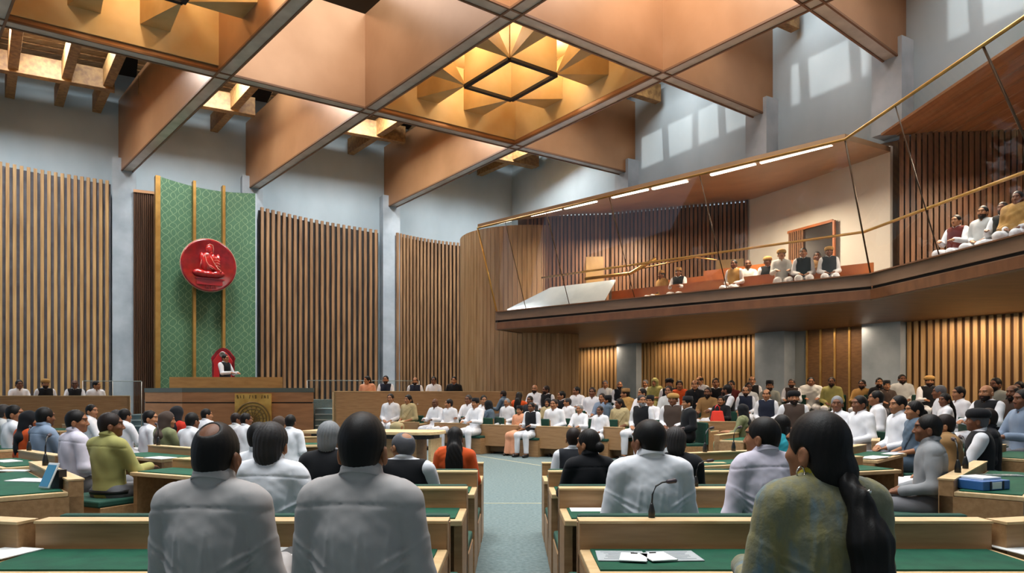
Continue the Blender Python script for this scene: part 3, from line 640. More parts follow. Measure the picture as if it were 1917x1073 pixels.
# clear oak front panels of the front arc of the right block
FR = [(758, 790, 19.3, -158, .85, 'low oak desk front beside the white-clad man near the steps'), (846, 796, 18.6, -156, 1.0, 'low oak desk front before two white-clad men'), (936, 797, 17.4, -153, 1.05, 'low oak desk front left of the man in the black vest'),
      (1037, 804, 16.5, -150, .95, 'low oak desk front right of the man in the black vest'), (1150, 806, 16.2, -146, .5, 'low oak bench end right of the white-clad man with clasped hands'), (1305, 803, 15.2, -140, .55, 'low oak bench end right of the man in the black jacket')]
for px, py, Y, phi, L, lab in FR:
    p = at(px, py, Y); desk(Vector((p.x, Y, 0))-rot2(phi, 0, .5), phi, L, lab, .93, up=.05)
for px, py, Y, phi, L, zt, lab in ((1372, 812, 12.8, -52, .95, .9, 'angled oak board desk with two microphones left of the lilac-white shirt'), (1480, 775, 13.6, -160, 1.3, .98, 'oak desk in front of the man in the dark brown vest'),
                                (1655, 800, 10.6, -62, .8, .95, 'oak desk in front of the white-clad man with a dark scarf line'), (1790, 792, 9.6, -66, 1.0, .95, 'oak desk in front of the man in the black vest and grey cap')):
    p = at(px, py, Y); desk(Vector((p.x, Y, 0))-rot2(phi, 0, .4), phi, L, lab, zt, up=.1)
p = at(1362, 783, 15.9); rbp = Vector((p.x, 15.9, 0)); desk(rbp-rot2(-162, 0, .23), -162, 1.2, 'oak desk carrying the red bag', 1.12, up=.06)
# things on the desks
def flat(px, py, Z, w, d, rz, m, name, lab, cat, th=.004, group=None):
    p = onz(px, py, Z); o = MB().box((0, 0, th/2), (w, d, th)).build(name, m); o.location = (p.x, p.y, Z); o.rotation_euler = (0, 0, R(rz)); tag(o, lab, cat, group); return o
ZD = .7415
for px, py, w, d, rz, m, lab in ((1162, 1042, .21, .19, -3, greypaper, 'grey printed sheet under the left small note, nearest right desk'), (1262, 1042, .21, .19, 3, greypaper, 'grey printed sheet under the right small note, nearest right desk')):
    o = flat(px, py, ZD, w, d, rz, m, 'document', lab, 'document'); q = MB()
    for k in range(7): q.box((random.uniform(-.01, .01), .07-.022*k, .0045), (.15-.04*(k % 3 == 2), .004, .001))
    q.build('text_lines', mat('print_grey', '7b8184', .8), o)
for px, py, rz, lab in ((1186, 1044, -12, 'small white note with a dark clip, left of the pair'), (1232, 1043, 12, 'small white note with a dark clip, right of the pair')):
    o = flat(px, py, ZD+.006, .115, .15, rz, paper, 'note', lab, 'note'); MB().box((0, .06, .006), (.03, .008, .004)).build('clip', black, o)
flat(1098, 955, .705, .21, .15, 0, paper, 'document', 'blank white sheet beside the man in the white kurta', 'document')
flat(8, 1036, ZD, .2, .22, -14, paper, 'document', 'white sheet at the bottom left corner', 'document')
flat(1912, 1028, ZD, .2, .22, 10, paper, 'document', 'white sheet at the bottom right corner', 'document')
for px, py, w, d, rz, lab in ((62, 900, .36, .2, -10, 'thin white booklet beside the tablet'), (28, 882, .3, .12, -8, 'white sheet at the far left of the tablet desk'), (300, 858, .32, .2, -30, 'white paper on the desk before the yellow-green shirt'), (14, 864, .3, .18, -35, 'white paper on the desk at the left edge'),
                          (1636, 857, .42, .2, 40, 'shiny white paper on the desk right of the ponytail'), (1672, 850, .3, .16, 40, 'white paper at the far edge of the desk right of the ponytail')):
    flat(px, py, ZD, w, d, rz, paper, 'document', lab, 'document', .008)
# tablet on a stand
p = onz(92, 915, ZD); t = empty('tablet', (p.x, p.y, ZD), R(-25)); tag(t, 'small tablet leaning on a black stand on the left desk', 'tablet'); M_ = Matrix.Rotation(R(-24), 3, 'X')
MB().box((0, 0, .1), (.12, .012, .2), M=M_).build('case', mat('white_frame', 'd8dbdb', .4), t, .004); MB().box((0, -.009, .1), (.1, .004, .17), M=M_).build('screen', mat('screen_blue', '1d5f7e', .2, emit='2a86a8', es=.25), t); MB().box((.02, .06, .07), (.1, .06, .14)).build('stand', black, t)
# laptop on the nearest left desk
p = onz(566, 1042, ZD); l = empty('laptop', (p.x, p.y, ZD), R(-4)); tag(l, 'closed grey laptop with a dark lid between the two men in grey', 'laptop')
MB().box((0, 0, .01), (.3, .19, .02)).build('base', mat('laptop_grey', 'a2a4a3', .4), l, .004); MB().box((.03, .0, .024), (.23, .15, .008)).build('lid', mat('laptop_lid', '3f4448', .45), l, .003); MB().box((-.0, -.085, .024), (.1, .02, .006)).build('card', paper, l)
# blue folder, plastic sleeve
p = onz(1834, 914, ZD); f_ = empty('ring_binder', (p.x, p.y, ZD), R(22)); tag(f_, 'blue ring binder with a pale label on the right-hand desk', 'binder')
blu = mat('folder_blue', '2f5f9a', .4); q = MB(); q.box((0, 0, .035), (.3, .26, .07)); q.build('cover', blu, f_, .006); MB().box((-.0, -.132, .035), (.1, .004, .05)).build('label', paper, f_)
for x in (-.07, .07): MB().box((x, -.133, .035), (.014, .004, .064)).build('label_band', black, f_)
MB().box((.04, .03, .078), (.2, .2, .014)).build('paper_stack', paper, f_)
o = flat(1873, 891, ZD, .34, .12, -8, mat('clear_plastic', 'aab4b2', .15, var='7c8a86', vscale=14), 'plastic_sleeve', 'crumpled clear plastic sleeve behind the blue binder', 'sleeve', .01)
# gooseneck microphones
_mk = []
def mic(loc, rz, lab, s=1.0):
    if not _mk:
        r = empty('microphone'); MB().lathe([(.016, 0), (.016, .03), (.009, .06), (.006, .07)], n=12).build('mic_base', black, r)
        MB().tube([(0, 0, .05), (.004, 0, .11), (.02, 0, .15), (.05, 0, .168), (.08, 0, .172)], .0045, 6).build('gooseneck', black, r); MB().tube([(.07, 0, .171), (.08, 0, .172), (.115, 0, .176), (.12, 0, .176)], [.007, .011, .011, .006], 10).build('capsule', mat('mic_head', '3a2c33', .5), r)
        _mk.append(r); o = r
    else: o = copy_tree(_mk[0])
    o.location = loc; o.rotation_euler = (0, 0, rz); o.scale = (s, s, s); tag(o, lab, 'microphone', 'gooseneck microphones'); return o
p = at(1220, 985, 3.39); mic((p.x, 3.39, .865), 0, 'gooseneck microphone on the nearest right desk ledge, before the white kurta')
p = at(1303, 920, 4.79); mic((p.x, 4.79, .834), 0, 'gooseneck microphone on the second right desk, between two men')
for d_, k, lab in (((1352, 866), 0, 'leftmost microphone on the long desk behind the white kurta'), ((1352, 866), 1, 'middle microphone on the long desk behind the white kurta'), ((1352, 866), 2, 'right microphone on the long desk behind the white kurta'), ((1632, 853), 0, 'microphone on the desk with shiny white papers'), ((92, 903), 0, 'microphone on the ledge of the tablet desk'), ((1832, 905), 0, 'microphone on the ledge of the blue binder desk'), ((1832, 905), 1, 'second microphone on the ledge of the blue binder desk'), ((1905, 852), 0, 'microphone on the farther right-edge desk'), ((20, 866), 0, 'microphone on the desk behind the tablet desk'), ((288, 853), 0, 'microphone on the desk before the yellow-green shirt')):
    o = DK[d_]; phi = -math.degrees(o.rotation_euler.z); q = o.location+rot2(phi, -.4+.4*k, .51); mic((q.x, q.y, .825), R(-phi+20) if phi < 0 else R(-phi+160), lab, 1.5)
# red bag
q_ = rbp+rot2(-162, .22, 0); b = empty('red_bag', (q_.x, q_.y, .828), R(20)); tag(b, 'bright red cloth bag with a strap standing on an oak desk', 'bag')
q = MB(); q.hexa([(-.16, -.08, 0), (.16, -.08, 0), (.16, .08, 0), (-.16, .08, 0), (-.13, -.03, .27), (.13, -.03, .27), (.13, .03, .27), (-.13, .03, .27)]); q.build('bag_body', mat('red_cloth', 'd2301f', .8, bump=.3, bscale=20), b, .02)
MB().tube([(-.07, 0, .26), (-.05, 0, .36), (0, 0, .4), (.05, 0, .36), (.07, 0, .26)], .01, 6).build('strap', redfab, b)

# pale inlaid lines in the carpet
st(MB().box((.02, 9.5, .002), (1.6, .03, .004)).build('trim_1', mat('inlay_pale', 'a9a68c', .9)))
a, b = onz(890, 853, 0), onz(1012, 872, 0); st(MB().beam(a, b, .04, .0, .004).build('trim_2', mat('inlay_pale', 'a9a68c', .9)))
# ------------------------------------------------------------------ figures: one smooth surface from blended limbs (surface nets)
def axis(lo, hi, h, fine=None, hf=None):
    if not fine: return np.arange(lo, hi+h, h)
    a = np.arange(lo, fine[0], h); b = np.arange(fine[0], fine[1], hf); c = np.arange(fine[1], hi+h, h)
    return np.concatenate([a, b, c])
class Field:
    def __init__(s, xs, ys, zs):
        s.ax = [xs, ys, zs]; s.F = np.full((len(xs), len(ys), len(zs)), .2, np.float32); s.Rm = None; s.pv = None
    def yaw(s, deg, pv=(0, -.012, 0), pitch=0):
        if not deg and not pitch: s.Rm = None; return s
        s.Rm = np.array((Matrix.Rotation(R(deg), 3, 'Z') @ Matrix.Rotation(R(pitch), 3, 'X')).transposed()); s.pv = np.array(pv); return s
    def _op(s, fn, c, ext, k, sub):
        c = np.array(c, float)
        if s.Rm is not None: c = s.Rm.T @ (c-s.pv)+s.pv
        sl = []; A = []
        for i in range(3):
            a = s.ax[i]; i0 = np.searchsorted(a, c[i]-ext-.07); i1 = np.searchsorted(a, c[i]+ext+.07)
            if i1 <= i0: return s
            sl.append(slice(i0, i1)); A.append(a[i0:i1])
        X, Y, Z = np.meshgrid(*A, indexing='ij', sparse=True)
        if s.Rm is not None:
            p = s.pv; r = s.Rm; X, Y, Z = X-p[0], Y-p[1], Z-p[2]
            X, Y, Z = r[0, 0]*X+r[0, 1]*Y+r[0, 2]*Z+p[0], r[1, 0]*X+r[1, 1]*Y+r[1, 2]*Z+p[1], r[2, 0]*X+r[2, 1]*Y+r[2, 2]*Z+p[2]
        d = fn(X, Y, Z); f = s.F[tuple(sl)]
        if sub: h = np.clip(.5-.5*(d+f)/k, 0, 1); s.F[tuple(sl)] = f*(1-h)-d*h+k*h*(1-h)
        else: h = np.clip(.5+.5*(f-d)/k, 0, 1); s.F[tuple(sl)] = f*(1-h)+d*h-k*h*(1-h)
        return s
    def ell(s, c, r, k=.02, sub=False):
        def fn(X, Y, Z):
            q = ((X-c[0])/r[0])**2+((Y-c[1])/r[1])**2+((Z-c[2])/r[2])**2
            q2 = ((X-c[0])/r[0]**2)**2+((Y-c[1])/r[1]**2)**2+((Z-c[2])/r[2]**2)**2
            k0 = np.sqrt(q); k1 = np.sqrt(q2)+1e-6; return k0*(k0-1)/k1
        return s._op(fn, c, max(r), k, sub)
    def cap(s, a, b, ra, rb, k=.03, sub=False, sy=1.0):
        a = np.array(a, float); b = np.array(b, float); ab = b-a; L2 = (ab*ab).sum()+1e-9
        def fn(X, Y, Z):
            x, y, z = X-a[0], Y-a[1], Z-a[2]; t = np.clip((x*ab[0]+y*ab[1]+z*ab[2])/L2, 0, 1)
            return np.sqrt((x-t*ab[0])**2+((y-t*ab[1])/sy)**2+(z-t*ab[2])**2)-(ra+(rb-ra)*t)
        return s._op(fn, (a+b)/2, math.sqrt(L2)/2+max(ra, rb)*max(1, sy), k, sub)
    def ring(s, c, Rr, r, h, k=.006, sy=1.0):
        def fn(X, Y, Z):
            d = np.sqrt((X-c[0])**2+((Y-c[1])/sy)**2)-Rr; z = (Z-c[2]+ (Y-c[1])*.35)/h; return np.sqrt(d*d+(z*r)**2)-r
        return s._op(fn, c, Rr+r+.02, k, False)
    def band(s, z0, z1):      # cut everything outside z0..z1
        Z = s.ax[2][None, None, :]; s.F = np.maximum(s.F, np.maximum(z0-Z, Z-z1)); return s
    def folds(s, amp, seed=0, vert=.35, freq=30):
        X, Y, Z = np.meshgrid(*s.ax, indexing='ij', sparse=True); r = np.random.RandomState(seed); n = 0
        for i in range(5):
            ph = r.rand(4)*6.3; f = freq*(.5+.35*i); dx, dy = r.randn(2); q = math.hypot(dx, dy); dx /= q; dy /= q
            w = 2.2*np.sin(9*Z+ph[1]+4*X)+1.4*np.sin(13*X+11*Y+ph[2])
            n = n+np.sin(f*(dx*X+dy*Y)+vert*f*Z*r.choice([-1, 1])+w+ph[0])/(1.3+.6*i)
        s.F = s.F+(amp*n).astype(np.float32); return s
    def groove(s, zc, w, d, ymax=-.02):
        X, Y, Z = np.meshgrid(*s.ax, indexing='ij', sparse=True)
        s.F = s.F+d*np.exp(-((Z-zc-.35*X*X*-1)/w)**2)*(Y < ymax); return s
    def mesh(s, name, smooth=2, slots=1):
        F = s.F; F[0] = F[-1] = .2; F[:, 0] = F[:, -1] = .2; F[:, :, 0] = F[:, :, -1] = .2
        nx, ny, nz = F.shape; ins = F < 0
        C = [ins[i:nx-1+i, j:ny-1+j, k:nz-1+k] for i in (0, 1) for j in (0, 1) for k in (0, 1)]
        any_ = np.logical_or.reduce(C); all_ = np.logical_and.reduce(C); act = any_ & ~all_
        idx = np.full(act.shape, -1, np.int32); ci = np.argwhere(act); idx[act] = np.arange(len(ci)); n = len(ci)
        acc = np.zeros((n, 3)); cnt = np.zeros(n)
        I, J, Kk = ci[:, 0], ci[:, 1], ci[:, 2]; ax = s.ax
        for a in range(3):
            o = [b for b in range(3) if b != a]
            for u in (0, 1):
                for v in (0, 1):
                    d = [0, 0, 0]; d[o[0]] = u; d[o[1]] = v; p0 = (I+d[0], J+d[1], Kk+d[2]); d[a] = 1; p1 = (I+d[0], J+d[1], Kk+d[2])
                    f0 = F[p0]; f1 = F[p1]; m = (f0 < 0) != (f1 < 0); t = np.where(m, f0/np.where(m, f0-f1, 1), 0)
                    P0 = np.stack([ax[q][p0[q]] for q in range(3)], 1); P1 = np.stack([ax[q][p1[q]] for q in range(3)], 1)
                    acc += np.where(m[:, None], P0+(P1-P0)*t[:, None], 0); cnt += m
        V = acc/np.maximum(cnt, 1)[:, None]; Q = []
        for a in range(3):
            o = [(a+1) % 3, (a+2) % 3]; s0 = [slice(None)]*3; s1 = [slice(None)]*3; s0[a] = slice(0, -1); s1[a] = slice(1, None)
            A = ins[tuple(s0)]; B = ins[tuple(s1)]; e = np.argwhere(A != B); sg = A[tuple(e.T)]
            ok = (e[:, o[0]] > 0) & (e[:, o[1]] > 0) & (e[:, o[0]] < F.shape[o[0]]-1) & (e[:, o[1]] < F.shape[o[1]]-1); e = e[ok]; sg = sg[ok]
            def g(du, dv):
                q = e.copy(); q[:, o[0]] -= du; q[:, o[1]] -= dv; return idx[tuple(q.T)]
            q = np.stack([g(1, 1), g(0, 1), g(0, 0), g(1, 0)], 1); q[~sg] = q[~sg][:, ::-1]; Q.append(q)
        Q = np.concatenate(Q); E = np.concatenate([Q[:, [0, 1]], Q[:, [1, 2]], Q[:, [2, 3]], Q[:, [3, 0]]])
        for _ in range(smooth):
            sm = np.zeros_like(V); c = np.zeros(n); np.add.at(sm, E[:, 0], V[E[:, 1]]); np.add.at(c, E[:, 0], 1); np.add.at(sm, E[:, 1], V[E[:, 0]]); np.add.at(c, E[:, 1], 1)
            V = V*.5+.5*sm/np.maximum(c, 1)[:, None]
        me = bpy.data.meshes.new(name); me.vertices.add(n); me.vertices.foreach_set('co', V.astype(np.float32).ravel())
        me.loops.add(len(Q)*4); me.loops.foreach_set('vertex_index', Q.astype(np.int32).ravel())
        me.polygons.add(len(Q)); me.polygons.foreach_set('loop_start', np.arange(0, len(Q)*4, 4, dtype=np.int32)); me.polygons.foreach_set('loop_total', np.full(len(Q), 4, np.int32))
        me.update(calc_edges=True); me.polygons.foreach_set('use_smooth', np.ones(len(Q), bool)); me.validate()
        for _ in range(slots): me.materials.append(black)
        return me, V, Q
# ---- skeleton of a seated figure facing +Y, floor at z=0, head top 1.34
POSE = {'desk': dict(S=(.166, -.03, 1.025), E=(.215, .09, .775), W=(.14, .33, .79)),
        'lap': dict(S=(.166, -.03, 1.025), E=(.228, -.03, .745), W=(.11, .20, .68)),
        'wide': dict(S=(.166, -.03, 1.045), E=(.222, .01, .745), W=(.15, .26, .775))}
KNEE, HIP, ANK = (.125, .46, .535), (.09, .0, .55), (.135, .45, .09)
def mx(p, s): return (p[0]*s, p[1], p[2])
def hand(F, W, s, pose):
    W = np.array(W); d = np.array([-.30, .95, -.12]) if pose != 'lap' else np.array([-.55, .80, -.22]); d /= np.linalg.norm(d)
    side = np.array([-d[1], d[0], 0]); side /= np.linalg.norm(side)   # towards the body's midline for the right arm
    dn = np.array([0, 0, -1.]); T = lambda p: mx(tuple(p), s)
    F.cap(T(W), T(W+d*.035), .026, .028, .02); F.cap(T(W+d*.03-side*.018), T(W+d*.085-side*.022), .017, .015, .012); F.cap(T(W+d*.03+side*.016), T(W+d*.085+side*.02), .017, .015, .012)
    for f, (o, l) in enumerate(((.028, .062), (.010, .072), (-.008, .068), (-.025, .05))):
        a = W+d*.088+side*o; b = a+d*l*.55+dn*.006; c = b+d*l*.42+dn*.016
        F.cap(T(a), T(b), .0095, .0085, .004); F.cap(T(b), T(c), .0085, .0075, .004)
    a = W+d*.035+side*.028; b = a+d*.035+side*.024+dn*.004; F.cap(T(a), T(b), .013, .0105, .008); F.cap(T(b), T(b+d*.03+side*.004+dn*.008), .0105, .0085, .005)
def torso(F, i=0, k=.05, sh=.14, wide=1.0, up=0):
    F.ell((0, 0, .57), ((.155+i)*wide, .135+i, .13+i), k).ell((0, -.012, .73), ((.142+i)*wide, .118+i, .2), k).ell((0, -.02, .915), ((.162+i)*wide, .118+i, .195+i), k)
    F.cap((-sh, -.028, 1.026+up), (sh, -.028, 1.026+up), .056+i, .058+i, .05)
    for s in (-1, 1): F.cap((s*.12, -.03, 1.046+up), (s*.03, -.028, 1.088+up), .04+i, .036+i*.5, .04)
def sleeves(F, pose, i=0, k=.03, cut=1.0):
    P = POSE[pose]
    for s in (-1, 1):
        S, E, W = np.array(P['S']), np.array(P['E']), np.array(P['W'])
        F.cap(mx(S, s), mx(E, s), .054+i, .044+i, k); W2 = E+(W-E)*cut; F.cap(mx(E, s), mx(W2, s), .042+i, .030+i*1.1, k)
def legs(F, i=0, k=.04, z1=.09):
    for s in (-1, 1):
        A = np.array(KNEE)+(np.array(ANK)-np.array(KNEE))*((KNEE[2]-z1)/(KNEE[2]-ANK[2]))
        F.cap(mx(HIP, s), mx(KNEE, s), .088+i, .066+i, k); F.cap(mx(KNEE, s), mx(A, s), .062+i, .045+i, k)
def head(F, yaw, pitch=0):
    F.yaw(yaw, (0, -.012, 1.1), pitch)
    F.ell((0, .0, 1.24), (.077, .098, .1), .02).ell((0, .028, 1.175), (.06, .074, .075), .03).ell((0, .08, 1.128), (.022, .018, .018), .025)
    F.ell((0, .088, 1.258), (.05, .014, .012), .018)
    for s in (-1, 1):
        F.ell((s*.032, .100, 1.226), (.019, .0155, .0105), .008, True); F.ell((s*.045, .068, 1.195), (.018, .018, .016), .025)
        F.ell((s*.084, -.006, 1.2), (.011, .022, .034), .008); F.ell((s*.094, .002, 1.203), (.006, .011, .018), .006, True)
        F.ell((s*.014, .108, 1.186), (.009, .01, .008), .008)
    F.cap((0, .092, 1.238), (0, .116, 1.193), .008, .0125, .012); F.ell((0, .094, 1.163), (.022, .01, .006), .006).ell((0, .093, 1.150), (.019, .010, .006), .006); F.ell((0, .108, 1.1565), (.02, .01, .0022), .003, True)
    F.yaw(0)
XS = axis(-.40, .40, .0105, (-.115, .115), .0055); YS = axis(-.24, .72, .0105, (-.13, .15), .006); ZS = axis(-.02, 1.40, .0105, (1.09, 1.37), .0055)
YSb = axis(-.30, .40, .0105, (-.13, .15), .006)
_mesh = {}
def cached(key, fn):
    if key not in _mesh: _mesh[key] = fn(); _mesh[key].name = '_'.join(str(k) for k in key)
    return _mesh[key]
def body_mesh(pose, yaw, pitch):
    F = Field(XS, YS, ZS); torso(F); sleeves(F, pose); legs(F)
    for s in (-1, 1): hand(F, POSE[pose]['W'], s, pose); F.cap(mx((.135, .44, .07), s), mx((.145, .57, .03), s), .042, .03, .03)
    F.cap((0, -.028, 1.03), (0, -.004, 1.16), .057, .053, .03); head(F, yaw, pitch)
    me, V, Q = F.mesh('body', 2, 3)
    r = np.array((Matrix.Rotation(R(yaw), 3, 'Z') @ Matrix.Rotation(R(pitch), 3, 'X')).transposed()); p = np.array([0, -.012, 1.1]); c = V[Q].mean(1); h = (c-p) @ r.T+p
    mi = np.zeros(len(Q), np.int32); lip = (np.abs(h[:, 2]-1.1565) < .011) & (np.abs(h[:, 0]) < .024-1.1*np.abs(h[:, 2]-1.1565)) & (h[:, 1] > .08); mi[lip] = 1
    bx = np.abs(h[:, 0]); br = (np.abs(h[:, 2]-1.2545+(bx-.032)**2*3) < .0048) & (bx > .014) & (bx < .055) & (h[:, 1] > .06); mi[br] = 2
    me.polygons.foreach_set('material_index', mi); return me
def eyes_mesh():
    q = MB()
    for s in (-1, 1):
        q.ball((s*.032, .0768, 1.227), (.0125, .0125, .0105), 14); q.ball((s*.032, .0862, 1.2275), (.0068, .0036, .0066), 10, 1)
    return q.mesh('eyes', [mat('eye_white', 'b3a99f', .35), mat('iris', '160d08', .2)])
def shirt_mesh(pose, fg=False, style='shirt'):
    if fg: F = Field(axis(-.40, .40, .0065), axis(-.24, .42, .0065), axis(.44, 1.2, .0065))
    else: F = Field(XS, YSb, axis(.40, 1.16, .0085))
    torso(F, .013, .05, up=.026 if fg else 0); sleeves(F, pose, .014, .022 if fg else .03, .97)
    if style == 'kurta':
        for s in (-1, 1): F.cap(mx(HIP, s), mx((.125, .36, .54), s), .108, .094, .04)
    F.folds(.0022 if fg else .0028, 3 if pose == 'wide' else 5, .5, 26)
    if fg: F.folds(.0012, 11, 1.2, 50)
    if style == 'shirt': F.groove(1.05 if fg else 1.02, .0055, .0055)
    if fg:
        X, Y, Z = np.meshgrid(*F.ax, indexing='ij', sparse=True); P = POSE[pose]   # sleeve seam at the armhole
        F.F = F.F+.003*np.exp(-((np.abs(X)-.155-.02*(1.03-Z)/.2)/.0055)**2)*(Z > .86)
        # drag folds from the armpits across the back
        for s, a in ((1, 1.0), (-1, .8)):
            for j in range(4):
                x0, z0 = s*(.165-.012*j), .885-.045*j; F.F = F.F-.012*a*np.exp(-((Z-z0-(X-x0)*s*(.55+.2*j))/.011)**2)*np.exp(-((X-x0)/.085)**2)*(Y < .02)
        for x0, a_, sl, w_ in ((-.10, .006, .12, .008), (-.045, .005, -.08, .01), (.02, .006, .10, .009), (.075, .006, -.12, .008), (.115, .005, .1, .01)): F.F = F.F-a_*np.exp(-((X-x0-sl*(Z-.8))/w_)**2)*np.exp(-((Z-.88)/.11)**2)*(Y < 0)
        F.F = F.F-.012*np.exp(-((Z-.76+.5*X)/.02)**2)*np.exp(-(X/.15)**2)*(Y < 0)-.012*np.exp(-((Z-.70-.3*X)/.018)**2)*np.exp(-((X-.03)/.15)**2)*(Y < 0)
    F.cap((0, -.02, 1.10+(.016 if fg else 0)), (0, .01, 1.26), .056, .06, .006, True)
    F.ring((0, -.014, 1.116+(.016 if fg else 0)), .064, .0075, .03 if style == 'shirt' else .02, .006, 1.05)
    if style == 'shirt': F.ring((0, -.014, 1.122+(.018 if fg else 0)), .0715, .0055, .02, .0015, 1.05)
    F.ell((0, .085, 1.10), (.018, .06, .05), .01, True)
    return F.mesh('shirt', 1)[0]
def vest_mesh(pose):
    F = Field(XS, YSb, axis(.50, 1.12, .0085)); torso(F, .026, .05, .105)
    for s in (-1, 1): F.ell((s*.215, -.03, .99), (.052, .12, .12), .015, True)
    F.cap((0, -.02, 1.085), (0, .0, 1.22), .072, .085, .008, True); F.cap((0, .15, 1.10), (0, .17, .86), .06, .004, .006, True); F.cap((0, .17, .9), (0, .17, .55), .004, .004, .006, True)
    F.folds(.0015, 8, .3, 22).band(.56, 1.13); F.ring((0, -.012, 1.10), .074, .006, .02, .006, 1.05); F.cap((0, .08, 1.12), (0, .2, 1.04), .045, .05, .006, True)
    return F.mesh('vest', 1)[0]
def jacket_mesh(pose, lapel=True):
    F = Field(XS, YSb, axis(.42, 1.14, .0085)); torso(F, .027, .05); sleeves(F, pose, .022, .025, .93)
    for s in (-1, 1): F.cap(mx(HIP, s), mx((.11, .16, .54), s), .112, .10, .04)
    F.folds(.0018, 9, .4, 20); F.cap((0, -.02, 1.085), (0, .0, 1.22), .068, .075, .008, True)
    if lapel: F.cap((0, .15, 1.09), (0, .17, .80), .062, .008, .006, True); F.cap((0, .2, .8), (0, .2, .5), .006, .012, .006, True)
    F.ring((0, -.02, 1.105), .07, .007, .024, .006, 1.05); F.cap((0, .09, 1.12), (0, .2, 1.04), .05, .055, .006, True)
    return F.mesh('jacket', 1)[0]
def trousers_mesh():
    F = Field(axis(-.3, .3, .0105), axis(-.2, .62, .0105), axis(.04, .76, .0105)); F.ell((0, 0, .57), (.182, .147, .14), .04); legs(F, .014, .03, .10); F.folds(.0025, 21, .3, 24); F.band(.095, .70)
    return F.mesh('trousers', 1)[0]
def skirt_mesh():
    F = Field(axis(-.36, .36, .0105), axis(-.2, .68, .0105), axis(.0, .8, .0105)); F.ell((0, 0, .58), (.19, .15, .14), .04); F.cap((0, .05, .55), (0, .44, .54), .17, .13, .05)
    for s in (-1, 1): F.cap((s*.07, .44, .53), (s*.1, .47, .08), .10, .12, .06); F.cap((s*.07, 0, .55), (s*.1, .44, .53), .11, .10, .05)
    F.folds(.004, 33, .15, 30); F.band(.05, .75); return F.mesh('skirt', 1)[0]
def shoes_mesh():
    q = Field(axis(-.25, .25, .0085), axis(.3, .75, .0085), axis(-.01, .16, .0085))
    for s in (-1, 1): q.cap(mx((.136, .42, .05), s), mx((.148, .60, .035), s), .047, .038, .03); q.cap(mx((.135, .445, .11), s), mx((.135, .44, .06), s), .05, .05, .02)
    q.band(.004, .125); return q.mesh('shoes', 1)[0]
def drape_mesh(pose, kind):
    F = Field(XS, YSb, axis(.42, 1.2, .0085))
    if kind == 'blouse': torso(F, .016, .05); sleeves(F, pose, .016, .03, .35); F.folds(.0028, 15, .5, 28); F.ell((0, -.02, 1.15), (.085, .10, .08), .01, True); return F.mesh('blouse', 1)[0]
    if kind == 'shawl': torso(F, .045, .06, .15); sleeves(F, pose, .04, .05, .55); F.folds(.006, 41, .9, 24); F.cap((0, -.02, 1.11), (0, .03, 1.27), .072, .08, .01, True); return F.mesh('shawl', 1)[0]
    if kind == 'sash':   # pleated drape over the left shoulder
        torso(F, .032, .05, .135); F.folds(.004, 17, 1.0, 45); X, Y, Z = np.meshgrid(*F.ax, indexing='ij', sparse=True)
        F.F = np.maximum(F.F, np.abs((X+.085)*.86+(Z-1.02)*.5*np.where(Y > -.02, 1, .15))-.085); F.cap((0, -.02, 1.09), (0, .0, 1.22), .064, .07, .006, True); F.band(.60, 1.17); return F.mesh('drape', 1)[0]
XH = axis(-.15, .15, .005)
